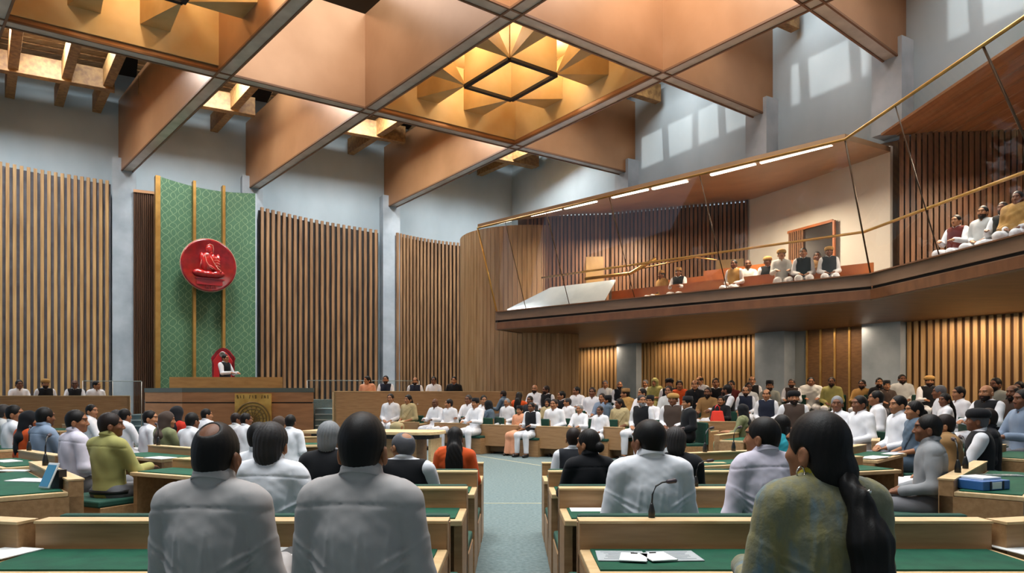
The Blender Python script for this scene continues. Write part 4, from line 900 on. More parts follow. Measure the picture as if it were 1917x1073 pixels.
def hair_mesh(kind):
    F = Field(XH, axis(-.18, .16, .005), axis(1.03, 1.42, .005)); C = (0, -.010, 1.25)
    def face(k=.012): F.ell((0, .10, 1.17), (.078, .066, .105), k, True)
    def ears():
        for s in (-1, 1): F.ell((s*.088, .004, 1.195), (.03, .026, .04), .01, True)
    def strands(a, f=70): 
        X, Y, Z = np.meshgrid(*F.ax, indexing='ij', sparse=True); th = np.arctan2(X, -(Y+.03)); F.F = F.F+a*np.sin(th*22+6*np.sin(12*Z)+f*Z*.15)+a*.6*np.sin(th*41+9*Z)
    if kind == 'short' or kind == 'balding' or kind == 'fringe':
        F.ell(*(((0, -.004, 1.243), (.0825, .0988, .1008)) if kind != 'short' else (C, (.086, .101, .102))), .01).ell((0, -.045, 1.19), (.058, .05, .06), .03); face(); F.ell((0, .03, 1.06), (.2, .16, .10), .012, True); ears()
        if kind == 'balding': F.ell((0, -.075, 1.335), (.056, .05, .04), .009, True)
        if kind == 'fringe': F.ell((0, .03, 1.36), (.08, .115, .095), .005, True)
        strands(.00035)
    elif kind == 'swept':
        F.ell((0, -.014, 1.255), (.092, .108, .106), .01).ell((0, -.062, 1.175), (.076, .056, .08), .03); face(); F.ell((0, .03, 1.035), (.2, .2, .075), .012, True); strands(.002)
    elif kind == 'bun':
        F.ell(C, (.088, .103, .104), .01).ell((0, -.05, 1.19), (.07, .056, .065), .03); face(); F.ell((0, .02, 1.06), (.2, .2, .085), .012, True); F.ell((0, -.118, 1.19), (.045, .04, .045), .012); strands(.001)
    else:
        F = Field(axis(-.2, .26, .006), axis(-.26, .16, .006), axis(.48, 1.42, .006))
        F.ell(C, (.089, .104, .104), .01).ell((0, -.045, 1.17), (.076, .06, .09), .03)
        if kind == 'long':
            face(); F.ell((0, -.09, 1.10), (.092, .055, .16), .03).ell((0, -.155, .95), (.10, .048, .22), .05).ell((0, -.165, .80), (.078, .04, .16), .03); F.ell((0, .05, 1.05), (.07, .10, .12), .02, True); strands(.0012)
        if kind == 'pony':
            face(); ears(); F.ell((0, .04, 1.06), (.2, .13, .085), .012, True)
            F.ell((.02, -.075, 1.15), (.06, .05, .07), .02); strands(.0006)
        if kind == 'tail':
            face(); ears(); F.ell((0, .04, 1.06), (.2, .13, .085), .012, True); F.cap((0, -.10, 1.18), (0, -.125, 1.1), .03, .03, .02).cap((0, -.125, 1.1), (.01, -.135, .86), .034, .018, .02); strands(.0012)
        if kind == 'scarf':
            F.ell((0, -.005, 1.25), (.097, .112, .112), .02); F.ell((0, -.03, 1.12), (.10, .10, .12), .05).ell((0, -.06, .99), (.16, .11, .10), .05).ell((0, -.12, .87), (.14, .05, .17), .04); F.ell((0, .125, 1.19), (.062, .085, .09), .015, True); F.folds(.003, 4, .6, 40)
    return F.mesh('hair', 1)[0]
def ponytail_mesh():
    F = Field(axis(-.08, .26, .006), axis(-.32, .0, .006), axis(.5, 1.2, .006))
    F.cap((.035, -.10, 1.13), (.05, -.15, 1.07), .03, .036, .02).cap((.05, -.15, 1.07), (.06, -.19, .95), .038, .06, .02).cap((.06, -.19, .95), (.075, -.195, .80), .06, .062, .03).cap((.075, -.195, .80), (.095, -.185, .66), .062, .042, .03).cap((.095, -.185, .66), (.105, -.18, .56), .042, .012, .02)
    X, Y, Z = np.meshgrid(*F.ax, indexing='ij', sparse=True); F.F = F.F+.0026*np.sin(95*X+60*Y+9*np.sin(5*Z)+4*Z)+.0018*np.sin(170*X-90*Y+7*np.sin(7*Z+1)); return F.mesh('ponytail', 1)[0]
def beard_mesh():
    F = Field(axis(-.1, .1, .0045), axis(-.05, .16, .0045), axis(1.04, 1.26, .0045)); F.ell((0, .034, 1.165), (.066, .074, .074), .01).ell((0, .07, 1.12), (.035, .035, .03), .02); F.ell((0, .07, 1.235), (.12, .1, .058), .008, True); F.ell((0, .104, 1.1565), (.02, .03, .006), .006, True)
    F.ell((0, -.06, 1.16), (.12, .07, .12), .01, True); return F.mesh('beard', 1)[0]
def cap_mesh(kind):
    q = MB()
    if kind == 'topi': q.lathe([(.01, 1.285), (.092, 1.272), (.093, 1.285), (.084, 1.362), (.02, 1.368), (.002, 1.362)], (0, -.008, 0), 28, sy=1.18)
    else: q.lathe([(.01, 1.262), (.1, 1.255), (.112, 1.28), (.108, 1.315), (.09, 1.345), (.05, 1.36), (.002, 1.364)], (0, -.008, 0), 28, sy=1.12)
    return q.mesh('cap', black)
def collar_mesh(fg):
    q = MB(); q.lathe([(.060, .026), (.065, .032), (.070, .028), (.0815, -.014), (.079, -.018), (.064, .0)], (0, -.014, 1.142 if fg else 1.126), 40, sy=1.06, M=Matrix.Rotation(R(-20), 3, 'X')); return q.mesh('collar', black)
def child(name, me, m, parent, head_yaw=0, pitch=0):
    o = bpy.data.objects.new(name, me); COL.objects.link(o); o.parent = parent
    o.material_slots[0].link = 'OBJECT'; o.material_slots[0].material = m
    if head_yaw or pitch:
        p = Vector((0, -.012, 1.1)); rm = Matrix.Rotation(R(head_yaw), 4, 'Z') @ Matrix.Rotation(R(pitch), 4, 'X'); o.matrix_local = Matrix.Translation(p) @ rm @ Matrix.Translation(-p)
    return o
SK = ['8a5a3c', '6f452d', '9c6a48', '57341f', 'b07c58']
HC = {'k': '0d0a09', 'b': '1d1310', 'g': '55555a', 'G': '77797c', 'w': 'b9b8b4', 'e': '2f2c2c'}
CC = {'N': 'aaa6a5', 'w': 'dcdde2', 'W': 'e6e7ec', 'l': 'cfc9d6', 'g': '9b9aa0', 'G': '8a8c8f', 'b': '7f90a6', 'B': '566778', 'k': '15161a', 'K': '23252b', 'n': '1c2233', 'y': '9f9a5e', 'Y': 'aaa860', 'o': 'c94f1e', 'r': 'b22a1c', 'p': 'd99a78', 'i': 'b5a67e', 't': '8b6a42', 'O': '767a58', 'c': '35a3b4', 'd': '463a33', 's': '8d8f86', 'u': 'a8824a', 'm': '5d2420', 'q': 'c4c6c6'}
def person(px, top, Y, phi, yaw, outfit, hair, sk, label, floor=0, pose=None, pitch=0, smax=1.14, smin=.84, group=None, width=1.0):
    ht = 1.35
    hz = CAMH-(top-HY)/FPX*Y; s = (hz-floor)/ht; s = max(smin, min(smax, s))
    X = (px-CX)/FPX*Y
    r = empty('person', (X, Y, floor), -R(phi)); r.scale = (s*width, s, s); tag(r, label, 'person', group)
    i = person.n; person.n += 1; pose = pose or ('desk', 'lap')[i % 2]; fg = outfit[0] == 'F'
    b = child('body', cached(('body', pose, yaw, pitch), lambda: body_mesh(pose, -yaw, pitch)), skin(SK[sk]), r)
    if not b.data.get('done'):
        b.data.materials[1] = mat('lips', '7a4438', .5); b.data.materials[2] = mat('eyebrow', '120c0a', .7); b.data['done'] = 1
    HY_ = dict(head_yaw=-yaw, pitch=pitch)
    child('eyes', cached(('eyes',), eyes_mesh), mat('eye_white', 'b3a99f', .35), b, **HY_)
    k, c = outfit[0], outfit[1:]
    c1 = cloth(CC[c[0]]); c2 = cloth(CC[c[1]]) if len(c) > 1 else None
    W = cloth(CC['w']); low = W
    if k == 'K': child('kurta', cached(('kurta', pose), lambda: shirt_mesh(pose, False, 'kurta')), c1, r); low = c2 or W
    elif k == 'P': child('shirt', cached(('shirt', pose), lambda: shirt_mesh(pose)), c1, r); low = c2 or cloth('6c6c70')
    elif k == 'F': child('shirt', cached(('fgshirt', pose, c[0] in 'OW'), lambda: shirt_mesh(pose, True, 'tunic' if c[0] in 'OW' and pose == 'wide' else 'shirt')), c1, r); low = c2 or cloth('6c6c70')
    elif k == 'V': child('kurta', cached(('kurta', pose), lambda: shirt_mesh(pose, False, 'kurta')), c2 or W, r); child('vest', cached(('vest', pose), lambda: vest_mesh(pose)), c1, r)
    elif k == 'S': child('shirt', cached(('shirt', pose), lambda: shirt_mesh(pose)), c2 or W, r); child('jacket', cached(('jacket', pose), lambda: jacket_mesh(pose)), c1, r)
    elif k == 'D':
        child('blouse', cached(('blouse', pose), lambda: drape_mesh(pose, 'blouse')), c1, r); child('drape', cached(('sash', pose), lambda: drape_mesh(pose, 'sash')), c2 or c1, r); low = None
    elif k == 'H': child('kurta', cached(('kurta', pose), lambda: shirt_mesh(pose, False, 'kurta')), c2 or W, r); child('shawl', cached(('shawl', pose), lambda: drape_mesh(pose, 'shawl')), c1, r)
    if k in 'FP' and c[0] != 'O':
        o = child('collar', cached(('collar', fg), lambda: collar_mesh(fg)), c1, r)
    if low is None: child('skirt', cached(('skirt',), skirt_mesh), c1, r)
    else: child('trousers', cached(('trousers',), trousers_mesh), low, r)
    child('shoes', cached(('shoes',), shoes_mesh), mat('shoe_leather', '14110f', .45), r)
    hk, hc = hair.split(':')[0], hair.split(':')[1]
    hm = hairm(HC[hc[0]]) if hk != 'scarf' else cloth(CC.get(hc[0], '222222'), 'scarf')
    if hk != 'bald': child('hair' if hk != 'scarf' else 'head_scarf', cached(('hair', hk), lambda: hair_mesh(hk)), hm, r, **HY_)
    for ch in hc[1:]:
        if ch == 'd': child('beard', cached(('beard',), beard_mesh), hairm(HC['b']), r, **HY_)
        elif ch == 'D': child('beard', cached(('beard',), beard_mesh), hairm(HC['G']), r, **HY_)
        elif ch in 'tT': child('cap', cached(('cap', 'topi'), lambda: cap_mesh('topi')), cloth(CC['k' if ch == 't' else 't']), r, **HY_)
        elif ch in 'uU': child('turban', cached(('cap', 'turban'), lambda: cap_mesh('turban')), cloth(CC['k' if ch == 'u' else 'u']), r, **HY_)
    return r
person.n = 0
# ------------------------------------------------------------------ stepped floor of the right block
TO = Vector((.5, 11.5)); TR = [6.4, 8.0, 9.4, 10.7]; TZ = [.18, .38, .58, .72]
def tier(X, Y):
    d = Vector((X, Y))-TO; a = math.degrees(math.atan2(d.y, d.x)); z = 0
    if -12 < a < 99:
        for r_, h in zip(TR, TZ):
            if d.length > r_: z = h
    return z
for i, (r_, h) in enumerate(zip(TR, TZ)):
    pts = [TO+Vector((math.cos(R(a)), math.sin(R(a))))*r_ for a in range(-10, 99, 4)]; r2 = TR[i+1]+.05 if i < 3 else 13.2
    pts2 = [TO+Vector((math.cos(R(a)), math.sin(R(a))))*(r2 if a < 82 else min(r2, 11.2)) for a in range(-10, 99, 4)]
    o = MB()
    for j in range(len(pts)-1): o.prism([tuple(pts[j]), tuple(pts2[j]), tuple(pts2[j+1]), tuple(pts[j+1])], -.01, h)
    tag(st(o.build('floor_tier', carpet)), ('first', 'second', 'third', 'fourth')[i]+' carpeted step of the right seating block', 'floor step')
# (px, top of head, depth, facing, head turn, outfit, hair, skin, label[, options])
FRONT = [
 (405, 786, 2.58, 5, 0, 'FN', 'balding:k', 1, 'large balding man in a grey shirt seen from behind, nearest the camera at left', dict(pose='wide', width=.93)),
 (680, 771, 2.5, 6, 0, 'FN', 'short:k', 0, 'large black-haired man in a grey shirt seen from behind, left of the aisle', dict(pose='wide', width=.93)),
 (1533, 769, 2.45, -6, -25, 'FO', 'pony:k', 0, 'woman with a long black ponytail in a patterned olive tunic, nearest the camera at right', dict(pose='wide', width=.98)),
 (508, 792, 4.0, 4, 0, 'FW', 'swept:e', 0, 'man with swept dark grey hair in a white shirt, between the two men in grey', dict(width=1.05)),
 (1216, 785, 4.1, -4, -25, 'FW', 'short:k', 1, 'man in a white kurta with head turned left, right of the aisle', dict(pose='wide', width=1.08)),
 (1430, 780, 4.3, -8, -40, 'Fl', 'short:k', 0, 'man in a lilac-white shirt in profile, beside the ponytailed woman', dict(width=1.0)),
 (487, 790, 5.3, 30, 0, 'KW', 'short:k', 0, 'leaning white-clad man half hidden behind the dark grey swept hair', {}),
 (617, 790, 5.3, 6, 0, 'Sk', 'swept:G', 0, 'pale-grey-haired man in a black jacket, half hidden by the large black-haired man', {}),
 (757, 808, 5.4, 2, -40, 'Vk', 'balding:g', 2, 'man with thinning grey hair in a black vest and white sleeves, left of the aisle', dict(width=1.2)),
 (852, 799, 6.8, 0, 0, 'Do', 'long:k', 0, 'woman with very long black hair and orange-red dress, at the aisle', {}),
 (1103, 803, 5.55, -10, -40, 'Pk', 'bun:k', 2, 'woman in a black top with gathered black hair and an earring, right of the aisle', {}),
 (1074, 800, 6.75, 4, 0, 'VK', 'short:b', 2, 'man in a dark grey vest beside the woman in black', {}),
 (1264, 800, 5.5, 6, 0, 'Sk', 'swept:e', 0, 'grey-haired man in a black jacket half hidden behind the white kurta', {}),
 (1463, 776, 7.6, -20, 0, 'Dc', 'tail:k', 0, 'woman in a turquoise dress with a black braid, behind the lilac-white shirt', {}),
]
LEFT = [
 (206, 772, 6.7, 22, 40, 'Py', 'short:b', 1, 'man in a yellow-green shirt with a black belt on a green bench', dict(width=1.1)),
 (143, 767, 7.3, 34, 40, 'Pl', 'short:k', 0, 'man in a lilac-white shirt looking right, left of the yellow-green shirt', dict(width=1.0)),
 (84, 762, 8.6, 30, 0, 'Pb', 'short:k', 1, 'man in a blue-grey shirt, second figure from the tablet', dict(width=1.1)),
 (54, 770, 8.9, 30, 40, 'Do', 'scarf:k', 0, 'woman with a black head covering and orange dress, left of the blue-grey shirt', {}),
 (27, 758, 9.6, 34, 40, 'KWg', 'short:k', 0, 'man in a white shirt looking right near the left edge', {}),
 (8, 757, 10.3, 38, 0, 'Kq', 'short:e', 2, 'man in a pale shirt cut by the left edge', {}),
 (172, 757, 12.5, 60, 40, 'KW', 'short:k', 2, 'small white-clad man in front of the left oak counter', {}),
 (219, 768, 11.8, 30, 0, 'Kq', 'swept:e', 1, 'grey-haired head just right of the yellow-green shirt man', {}),
 (234, 765, 11.2, 26, 0, 'KW', 'short:k', 0, 'white-shirted man right of the yellow-green shirt, seen from behind', {}),
 (281, 768, 10.0, 42, 40, 'KW', 'short:k', 2, 'white-shirted man looking right, just left of the olive tunic woman', {}),
 (312, 771, 9.6, 34, 40, 'DO', 'scarf:d', 0, 'woman in an olive tunic with a dark head scarf', {}),
 (331, 761, 11.0, 26, 0, 'Dr', 'scarf:k', 0, 'woman with a black head scarf and red-orange dress behind the olive tunic', {}),
 (360, 772, 9.4, 24, 0, 'KW', 'short:k', 1, 'white-clad man seen from behind, just left of the balding head', {}),
 (386, 765, 12.8, 14, 40, 'KW', 'short:k', 2, 'small white-clad man by the podium, above the balding head', {}),
 (442, 773, 12.0, 16, 40, 'Kq', 'short:b', 1, 'man in a pale grey shirt bending forward below the wheel emblem', {}),
 (460, 773, 11.4, 20, 40, 'KW', 'short:k', 1, 'white-shirted man bending forward in front of the wheel emblem', {}),
 (522, 783, 10.5, 6, 40, 'Kt', 'scarf:d', 2, 'small figure with a dark scarf behind the swept grey hair', {}),
 (544, 776, 10.2, 8, 0, 'KW', 'short:k', 1, 'white-shirted man right of the wheel emblem, seen from behind', {}),
]
DAIS = [
 (36, 711, 18.7, 132, 0, 'KW', 'short:k', 1, 'white-clad man first from the left behind the left oak counter', dict(floor=.5)),
 (85, 710, 19.1, 140, 0, 'Vk', 'short:bdU', 2, 'man in a black vest with a brown cap and beard behind the left oak counter', dict(floor=.5)),
 (140, 711, 19.5, 150, 0, 'Vk', 'bald:k', 3, 'bald man in a black vest behind the left oak counter', dict(floor=.5)),
 (180, 713, 19.8, 134, -40, 'KW', 'short:k', 2, 'white-clad man nearest the column behind the left oak counter', dict(floor=.5)),
 (422, 663, 23.75, 112, 0, 'Vk', 'short:k', 2, 'speaker in a black vest with white sleeves on the red chair', dict(floor=1.3)),
 (688, 704, 21.4, 176, 40, 'Dp', 'long:k', 2, 'woman in a peach sari behind the right oak counter', dict(floor=.66)),
 (722, 703, 21.5, 180, 0, 'Vn', 'short:kd', 2, 'bearded man in a navy vest behind the right oak counter, beside the peach sari', dict(floor=.66)),
 (777, 706, 21.7, 180, 0, 'Vn', 'fringe:bd', 2, 'man with thin hair in a navy vest in the middle behind the right oak counter', dict(floor=.66)),
 (812, 705, 21.9, 182, 0, 'KW', 'short:k', 1, 'white-clad man behind the right oak counter, beside the black suit', dict(floor=.66)),
 (850, 705, 22.1, 184, 0, 'Skb', 'short:k', 2, 'man in a black suit and pale blue shirt at the right oak counter', dict(floor=.66)),
]
RIGHT = [
 (731, 737, 19.9, -170, 0, 'KW', 'short:k', 2, 'white-clad man with clasped hands just right of the dais steps', dict(floor=0, pose='lap')),
 (764, 739, 19.7, -150, 0, 'Di', 'long:k', 2, 'woman with long black hair in a beige sari, right of the dais steps', dict(floor=0)),
 (815, 746, 19.0, -150, 0, 'KW', 'bald:k', 3, 'bald dark-skinned man in white behind a low desk front', dict(floor=0)),
 (841, 747, 18.9, -146, 40, 'KW', 'short:k', 2, 'white-clad man looking aside, beside the bald man', dict(floor=0)),
 (877, 739, 18.9, -150, 0, 'KW', 'short:e', 1, 'white-clad man with grey hair, second row, left of the front white-clad man', dict(floor=0)),
 (890, 746, 17.7, -146, 0, 'KW', 'short:kt', 2, 'white-clad man in a dark cap with black shoes at the front left', dict(floor=0, pose='desk')),
 (905, 740, 18.6, -150, -40, 'KW', 'short:k', 2, 'white-clad man just behind the dark-capped front man', dict(floor=0)),
 (914, 750, 17.9, -110, 40, 'DB', 'scarf:k', 2, 'woman in a blue-grey dress with a black head scarf at the front', dict(floor=0)),
 (942, 731, 19.3, -60, 0, 'PB', 'short:b', 0, 'man in dark blue turning away beside the orange-clad woman', {}),
 (949, 746, 18.2, -150, 0, 'KW', 'short:G', 2, 'white-clad grey-haired man behind the peach sari', {}),
 (972, 734, 19.2, 20, 0, 'Do', 'long:k', 0, 'small woman in bright orange seen from behind', {}),
 (973, 760, 17.2, -150, 0, 'Dp', 'bun:kt', 2, 'woman in a peach sari sitting at the front left of the black vest', dict(floor=0)),
 (992, 741, 18.3, -150, 0, 'PK', 'short:k', 1, 'man in dark grey just behind the front black vest', {}),
 (995, 753, 16.9, -146, 0, 'Vk', 'short:k', 1, 'man in a black vest and white trousers sitting in the gap at the front', dict(floor=0, pose='wide')),
 (1001, 720, 20.3, -160, 0, 'KW', 'bald:kd', 2, 'bald bearded man in white against the round slatted wall', {}),
 (1023, 722, 20.2, -150, 40, 'Vk', 'short:bd', 1, 'bearded man in a black vest over white, right of the bald bearded man', {}),
 (1026, 746, 18.0, -150, 0, 'Di', 'scarf:k', 2, 'woman in a beige sari with black scarf behind the round-shouldered white-clad man', {}),
 (1037, 747, 17.3, -152, 0, 'KW', 'short:b', 2, 'broad white-clad man with hands joined behind a low desk front', dict(pose='lap', width=1.1)),
 (1052, 732, 19.3, -140, 40, 'Sk', 'short:k', 2, 'man in a black suit looking left in the middle rows', {}),
 (1063, 745, 17.9, -130, 40, 'KW', 'short:e', 2, 'white-clad grey-haired man looking left, below the middle black suit', {}),
 (1080, 724, 19.3, -150, 40, 'KW', 'short:k', 0, 'white-clad man with a dark face against the slats, right of the black suit', {}),
 (1109, 725, 19.0, -160, 0, 'KW', 'short:b', 1, 'round-shouldered white-clad man in front of the lit slats', {}),
 (1085, 757, 16.9, -150, 0, 'KW', 'short:G', 2, 'grey-haired man in white with a small pocket mark at the front', {}),
 (1123, 760, 16.5, -146, 0, 'KW', 'short:b', 1, 'white-clad man leaning on his knees with hands clasped at the front', dict(floor=0, pose='lap')),
 (1127, 736, 18.2, -150, 0, 'Kb', 'short:b', 2, 'man in a pale blue shirt behind the clasped-hands man', {}),
 (1138, 741, 17.9, -70, 0, 'PB', 'short:kt', 0, 'man in slate blue with a dark cap, seen from the side', {}),
 (1133, 712, 21.0, -165, 0, 'Kq', 'short:g', 2, 'grey-haired man in pale grey standing out against the lit slats', {}),
 (1160, 714, 20.6, -170, 0, 'Vk', 'bald:kd', 2, 'bald man in a black vest beside the narrow grey column', {}),
 (1171, 728, 18.6, -120, 40, 'Hu', 'short:bT', 2, 'person in a mustard shawl in front of the narrow column', {}),
 (1160, 746, 17.2, -150, 40, 'Di', 'long:k', 1, 'woman with long black hair and a golden beige sari near the front', {}),
 (1203, 727, 18.2, -150, 40, 'KW', 'short:k', 2, 'white-clad man with a pale face behind the bearded front man', {}),
 (1201, 739, 16.3, -140, -40, 'Vk', 'short:eD', 2, 'stout grey-bearded man in a black vest and white trousers at the front', dict(floor=0, pose='lap', width=1.12)),
 (1217, 741, 17.0, -150, 0, 'KW', 'short:kt', 2, 'white-clad man in a dark cap just behind the grey-bearded man', {}),
 (1208, 711, 20.2, -150, 0, 'Kq', 'short:g', 2, 'grey-haired man in pale grey, back row left of the yellow head scarf', {}),
 (1226, 708, 19.9, -150, 0, 'Dy', 'scarf:y', 2, 'woman with a yellow head scarf in the back row', {}),
 (1253, 707, 19.6, -160, 0, 'Vk', 'short:ku', 2, 'man with a dark turban and black vest over white, back row', {}),
 (1252, 722, 17.9, -150, 0, 'Kq', 'short:b', 0, 'dark-faced man in a pale grey kurta, in front of the dark turban', {}),
 (1260, 737, 16.2, -150, 0, 'Vd', 'short:bU', 1, 'man in a dark brown vest with a flat cap and white sleeves, near the front', dict(width=1.15)),
 (1272, 712, 19.2, -170, 0, 'Do', 'long:b', 2, 'small woman in orange in the back row before the slats', {}),
 (1287, 743, 14.9, -100, 0, 'Sk', 'short:kt', 2, 'man in a black jacket and white trousers seated sideways at the front right', dict(floor=0, pose='lap')),
 (1301, 711, 19.0, -160, 0, 'Pk', 'fringe:k', 4, 'man in black with a pale face, back row', {}),
 (1311, 704, 19.6, -160, 40, 'KW', 'fringe:k', 4, 'white-clad bald man half hidden behind the man in black, back row', {}),
 (1325, 725, 18.0, -150, 0, 'Kt', 'short:bd', 1, 'man in brown with a reddish beard sitting below the back row', {}),
 (1340, 704, 19.2, -165, 0, 'Vk', 'short:b', 2, 'man in a black vest over white standing out before the lit slats', {}),
 (1361, 719, 17.4, -90, 40, 'Vk', 'short:kd', 1, 'man in a large black vest with a white sleeve, turned left', dict(width=1.12)),
 (1369, 712, 18.8, -150, 0, 'Pm', 'short:k', 2, 'man in dark red just behind the large black vest', {}),
 (1350, 741, 16.8, -150, 0, 'Pk', 'long:k', 2, 'dark-haired figure in black bending towards the red bag', {}),
 (1396, 724, 17.4, -160, 0, 'Vn', 'fringe:kd', 2, 'man in a navy vest with white sleeves, right of the large black vest', {}),
 (1401, 716, 18.2, -170, 0, 'Kq', 'short:k', 1, 'man in pale grey, behind the navy vest', {}),
 (1408, 704, 19.0, -160, 0, 'Vk', 'fringe:k', 4, 'pale-faced man in a black vest in the back row beside the grey column', {}),
 (1441, 713, 18.3, -160, 0, 'Ks', 'short:kdt', 2, 'bearded man in a grey kurta with a black cap before the grey column', {}),
 (1435, 728, 16.0, -150, 0, 'Vn', 'fringe:b', 2, 'man in a navy vest holding up a hand to his face, middle row', {}),
 (1482, 709, 18.2, -150, 0, 'Vd', 'short:ed', 2, 'man in a brown vest in the back row, left of the bronze door', {}),
 (1486, 730, 14.9, -165, 0, 'Vd', 'short:kdu', 2, 'man with a dark turban, brown vest and white sleeves, facing the camera', dict(width=1.1)),
 (1518, 706, 18.6, -160, 0, 'Hq', 'short:k', 0, 'man wrapped in a wide pale grey shawl in front of the bronze door', dict(width=1.1)),
 (1557, 706, 18.0, -150, 0, 'Ky', 'short:bd', 1, 'bearded man in a yellow kurta in front of the bronze door', dict(width=1.05)),
 (1614, 711, 17.2, -140, 0, 'Ku', 'short:kd', 1, 'bearded man in mustard brown at the right side of the bronze door', dict(width=1.1)),
 (1646, 707, 16.8, -160, 0, 'Pk', 'short:kd', 2, 'man in black with a beard before the grey column right of the door', {}),
 (1660, 713, 16.6, -165, 0, 'Pd', 'short:kt', 2, 'man in dark brown with a black cap before the grey column right of the door', {}),
 (1689, 701, 17.4, -165, 0, 'Kq', 'short:kd', 1, 'broad bearded man in a pale kurta left of the right-hand slats', dict(width=1.2)),
 (1740, 704, 16.2, -160, 0, 'Vk', 'short:bdU', 2, 'man in a black vest with a brown cap before the right-hand slats', dict(width=1.1)),
 (1759, 721, 13.6, -60, 0, 'KW', 'short:g', 1, 'grey-haired man in white turned away, right of the broad bearded man', {}),
 (1768, 736, 12.4, -70, -40, 'KW', 'long:k', 1, 'woman with long black hair over a white tunic, turned left', {}),
 (1795, 723, 13.0, -90, 0, 'KW', 'short:k', 2, 'white-clad man in profile facing left, before the right-hand slats', {}),
 (1847, 720, 11.6, -110, 0, 'Vk', 'bald:kd', 2, 'bald man in a black vest with white sleeves at the right', dict(width=1.1)),
 (1864, 707, 13.4, -110, 0, 'Ks', 'short:kd', 1, 'bearded man in a grey kurta behind the bald man at the right', {}),
 (1896, 720, 11.8, -120, 0, 'Kd', 'fringe:ed', 1, 'man in dark olive brown near the right edge', {}),
 (1908, 714, 12.6, -120, 0, 'Pk', 'short:k', 1, 'dark-haired figure in black behind the olive brown man, right edge', {}),
 (1390, 757, 13.4, -60, 0, 'DO', 'scarf:k', 2, 'woman in an olive dress with dark scarf beside the red bag desk', dict(floor=0)),
 (1566, 741, 11.7, -110, -40, 'KW', 'short:G', 1, 'white-clad man with blue-grey hair right of the ponytailed woman', dict(floor=0)),
 (1609, 740, 11.2, -100, 0, 'KW', 'short:k', 1, 'white-clad man with an open collar looking left', dict(floor=0, pose='lap', width=1.1)),
 (1641, 722, 12.8, -70, 0, 'KW', 'short:k', 0, 'white-shirted man seen from behind past the open-collared man', {}),
 (1682, 740, 9.9, -95, 0, 'PW', 'short:k', 2, 'white-shirted man with crossed legs looking left', dict(floor=0, pose='lap')),
 (1712, 750, 9.3, -85, 0, 'DB', 'bun:k', 2, 'woman in a blue dress leaning forward, right of the white-shirted man', dict(floor=0)),
 (1738, 775, 5.9, -62, 0, 'PG', 'short:k', 1, 'man in a grey sweater facing left on the green bench at the right', dict(floor=0, pose='lap', width=1.15)),
 (1768, 775, 7.3, -62, 0, 'Ht', 'short:b', 2, 'man wrapped in a tan shawl behind the grey sweater', dict(floor=0)),
 (1830, 766, 7.5, -58, 0, 'Vk', 'short:gu', 1, 'man in a black vest with a grey cap and white sleeve, beside the tan shawl', dict(floor=0, width=1.15)),
 (1848, 764, 8.1, -60, 0, 'Pk', 'short:b', 2, 'dark-clad person just behind the black vest and grey cap', dict(floor=0)),
 (1915, 728, 9.6, -95, 0, 'Pb', 'short:k', 1, 'man in a light blue shirt cut by the right edge', {}),
]
GAL = [
 (1238, 507, 20.6, -120, 0, 'Ku', 'short:bT', 1, 'mustard-clad person leaning at the left end of the gallery bench'),
 (1270, 502, 20.2, -150, 0, 'Vk', 'short:bT', 1, 'man in a black vest beside the mustard-clad person in the gallery'),
 (1374, 486, 18.9, -140, 0, 'Vu', 'short:k', 1, 'person in a yellow top on the gallery front bench'),
 (1400, 472, 19.3, -165, 0, 'Kq', 'bald:k', 3, 'bald man in pale grey on the gallery second bench'),
 (1437, 467, 18.9, -165, 0, 'Vk', 'short:kU', 1, 'man in a black vest with a brown cap on the gallery second bench'),
 (1463, 464, 17.95, -165, 0, 'Kq', 'fringe:kU', 2, 'man in a white kurta in the middle of the gallery front bench'),
 (1504, 464, 17.4, -160, 0, 'Vk', 'short:k', 0, 'man in a black vest leaning sideways on the gallery front bench'),
 (1530, 462, 18.2, -160, 0, 'Ht', 'short:b', 1, 'brown-clad person behind the gallery front bench'),
 (1552, 462, 17.0, -160, 0, 'VK', 'short:kU', 1, 'man in a dark vest at the right end of the gallery front bench'),
 (1790, 402, 14.1, -120, 0, 'Vm', 'short:k', 2, 'man in a dark vest leaning forward, first of four at the gallery right'),
 (1840, 377, 13.5, -125, 0, 'Kq', 'short:kd', 2, 'bearded man in a pale kurta, second of four at the gallery right'),
 (1877, 378, 13.3, -125, 0, 'Vk', 'short:bd', 1, 'bearded man in a black vest, third of four at the gallery right'),
 (1905, 352, 12.8, -125, 0, 'Hu', 'short:k', 1, 'person in a mustard shawl cut by the right edge in the gallery'),
]
for r_ in FRONT+LEFT:
    o = dict(r_[9]); person(*r_[:9], **o)
for r_ in DAIS: person(*r_[:9], **r_[9])
seatn = 0
def seat_for(px, Y, phi, floor, lab):
    X = (px-CX)/FPX*Y; words_ = lab.split()
    for stop in ('in', 'with', 'seen', 'looking', 'behind', 'beside', 'before', 'sitting'): pass
    b = bench(Vector((X, Y, floor))+rot2(phi, 0, -.02), phi, .62, 'green seat under the '+' '.join(words_[:12]), 1.0, Y > 9.7)
def spread(L, gap, most):      # keep neighbours from sitting inside one another: move the farther one back along its line of sight
    done = []; out = {}
    for i in sorted(range(len(L)), key=lambda i: L[i][2]):
        px, Y = L[i][0], L[i][2]; Y0 = Y
        while Y < Y0+most and any((Vector(((px-CX)/FPX*Y, Y))-q).length < gap for q in done): Y += .05
        done.append(Vector(((px-CX)/FPX*Y, Y))); out[i] = Y
    return [tuple(L[i][:2])+(out[i],)+tuple(L[i][3:]) for i in range(len(L))]
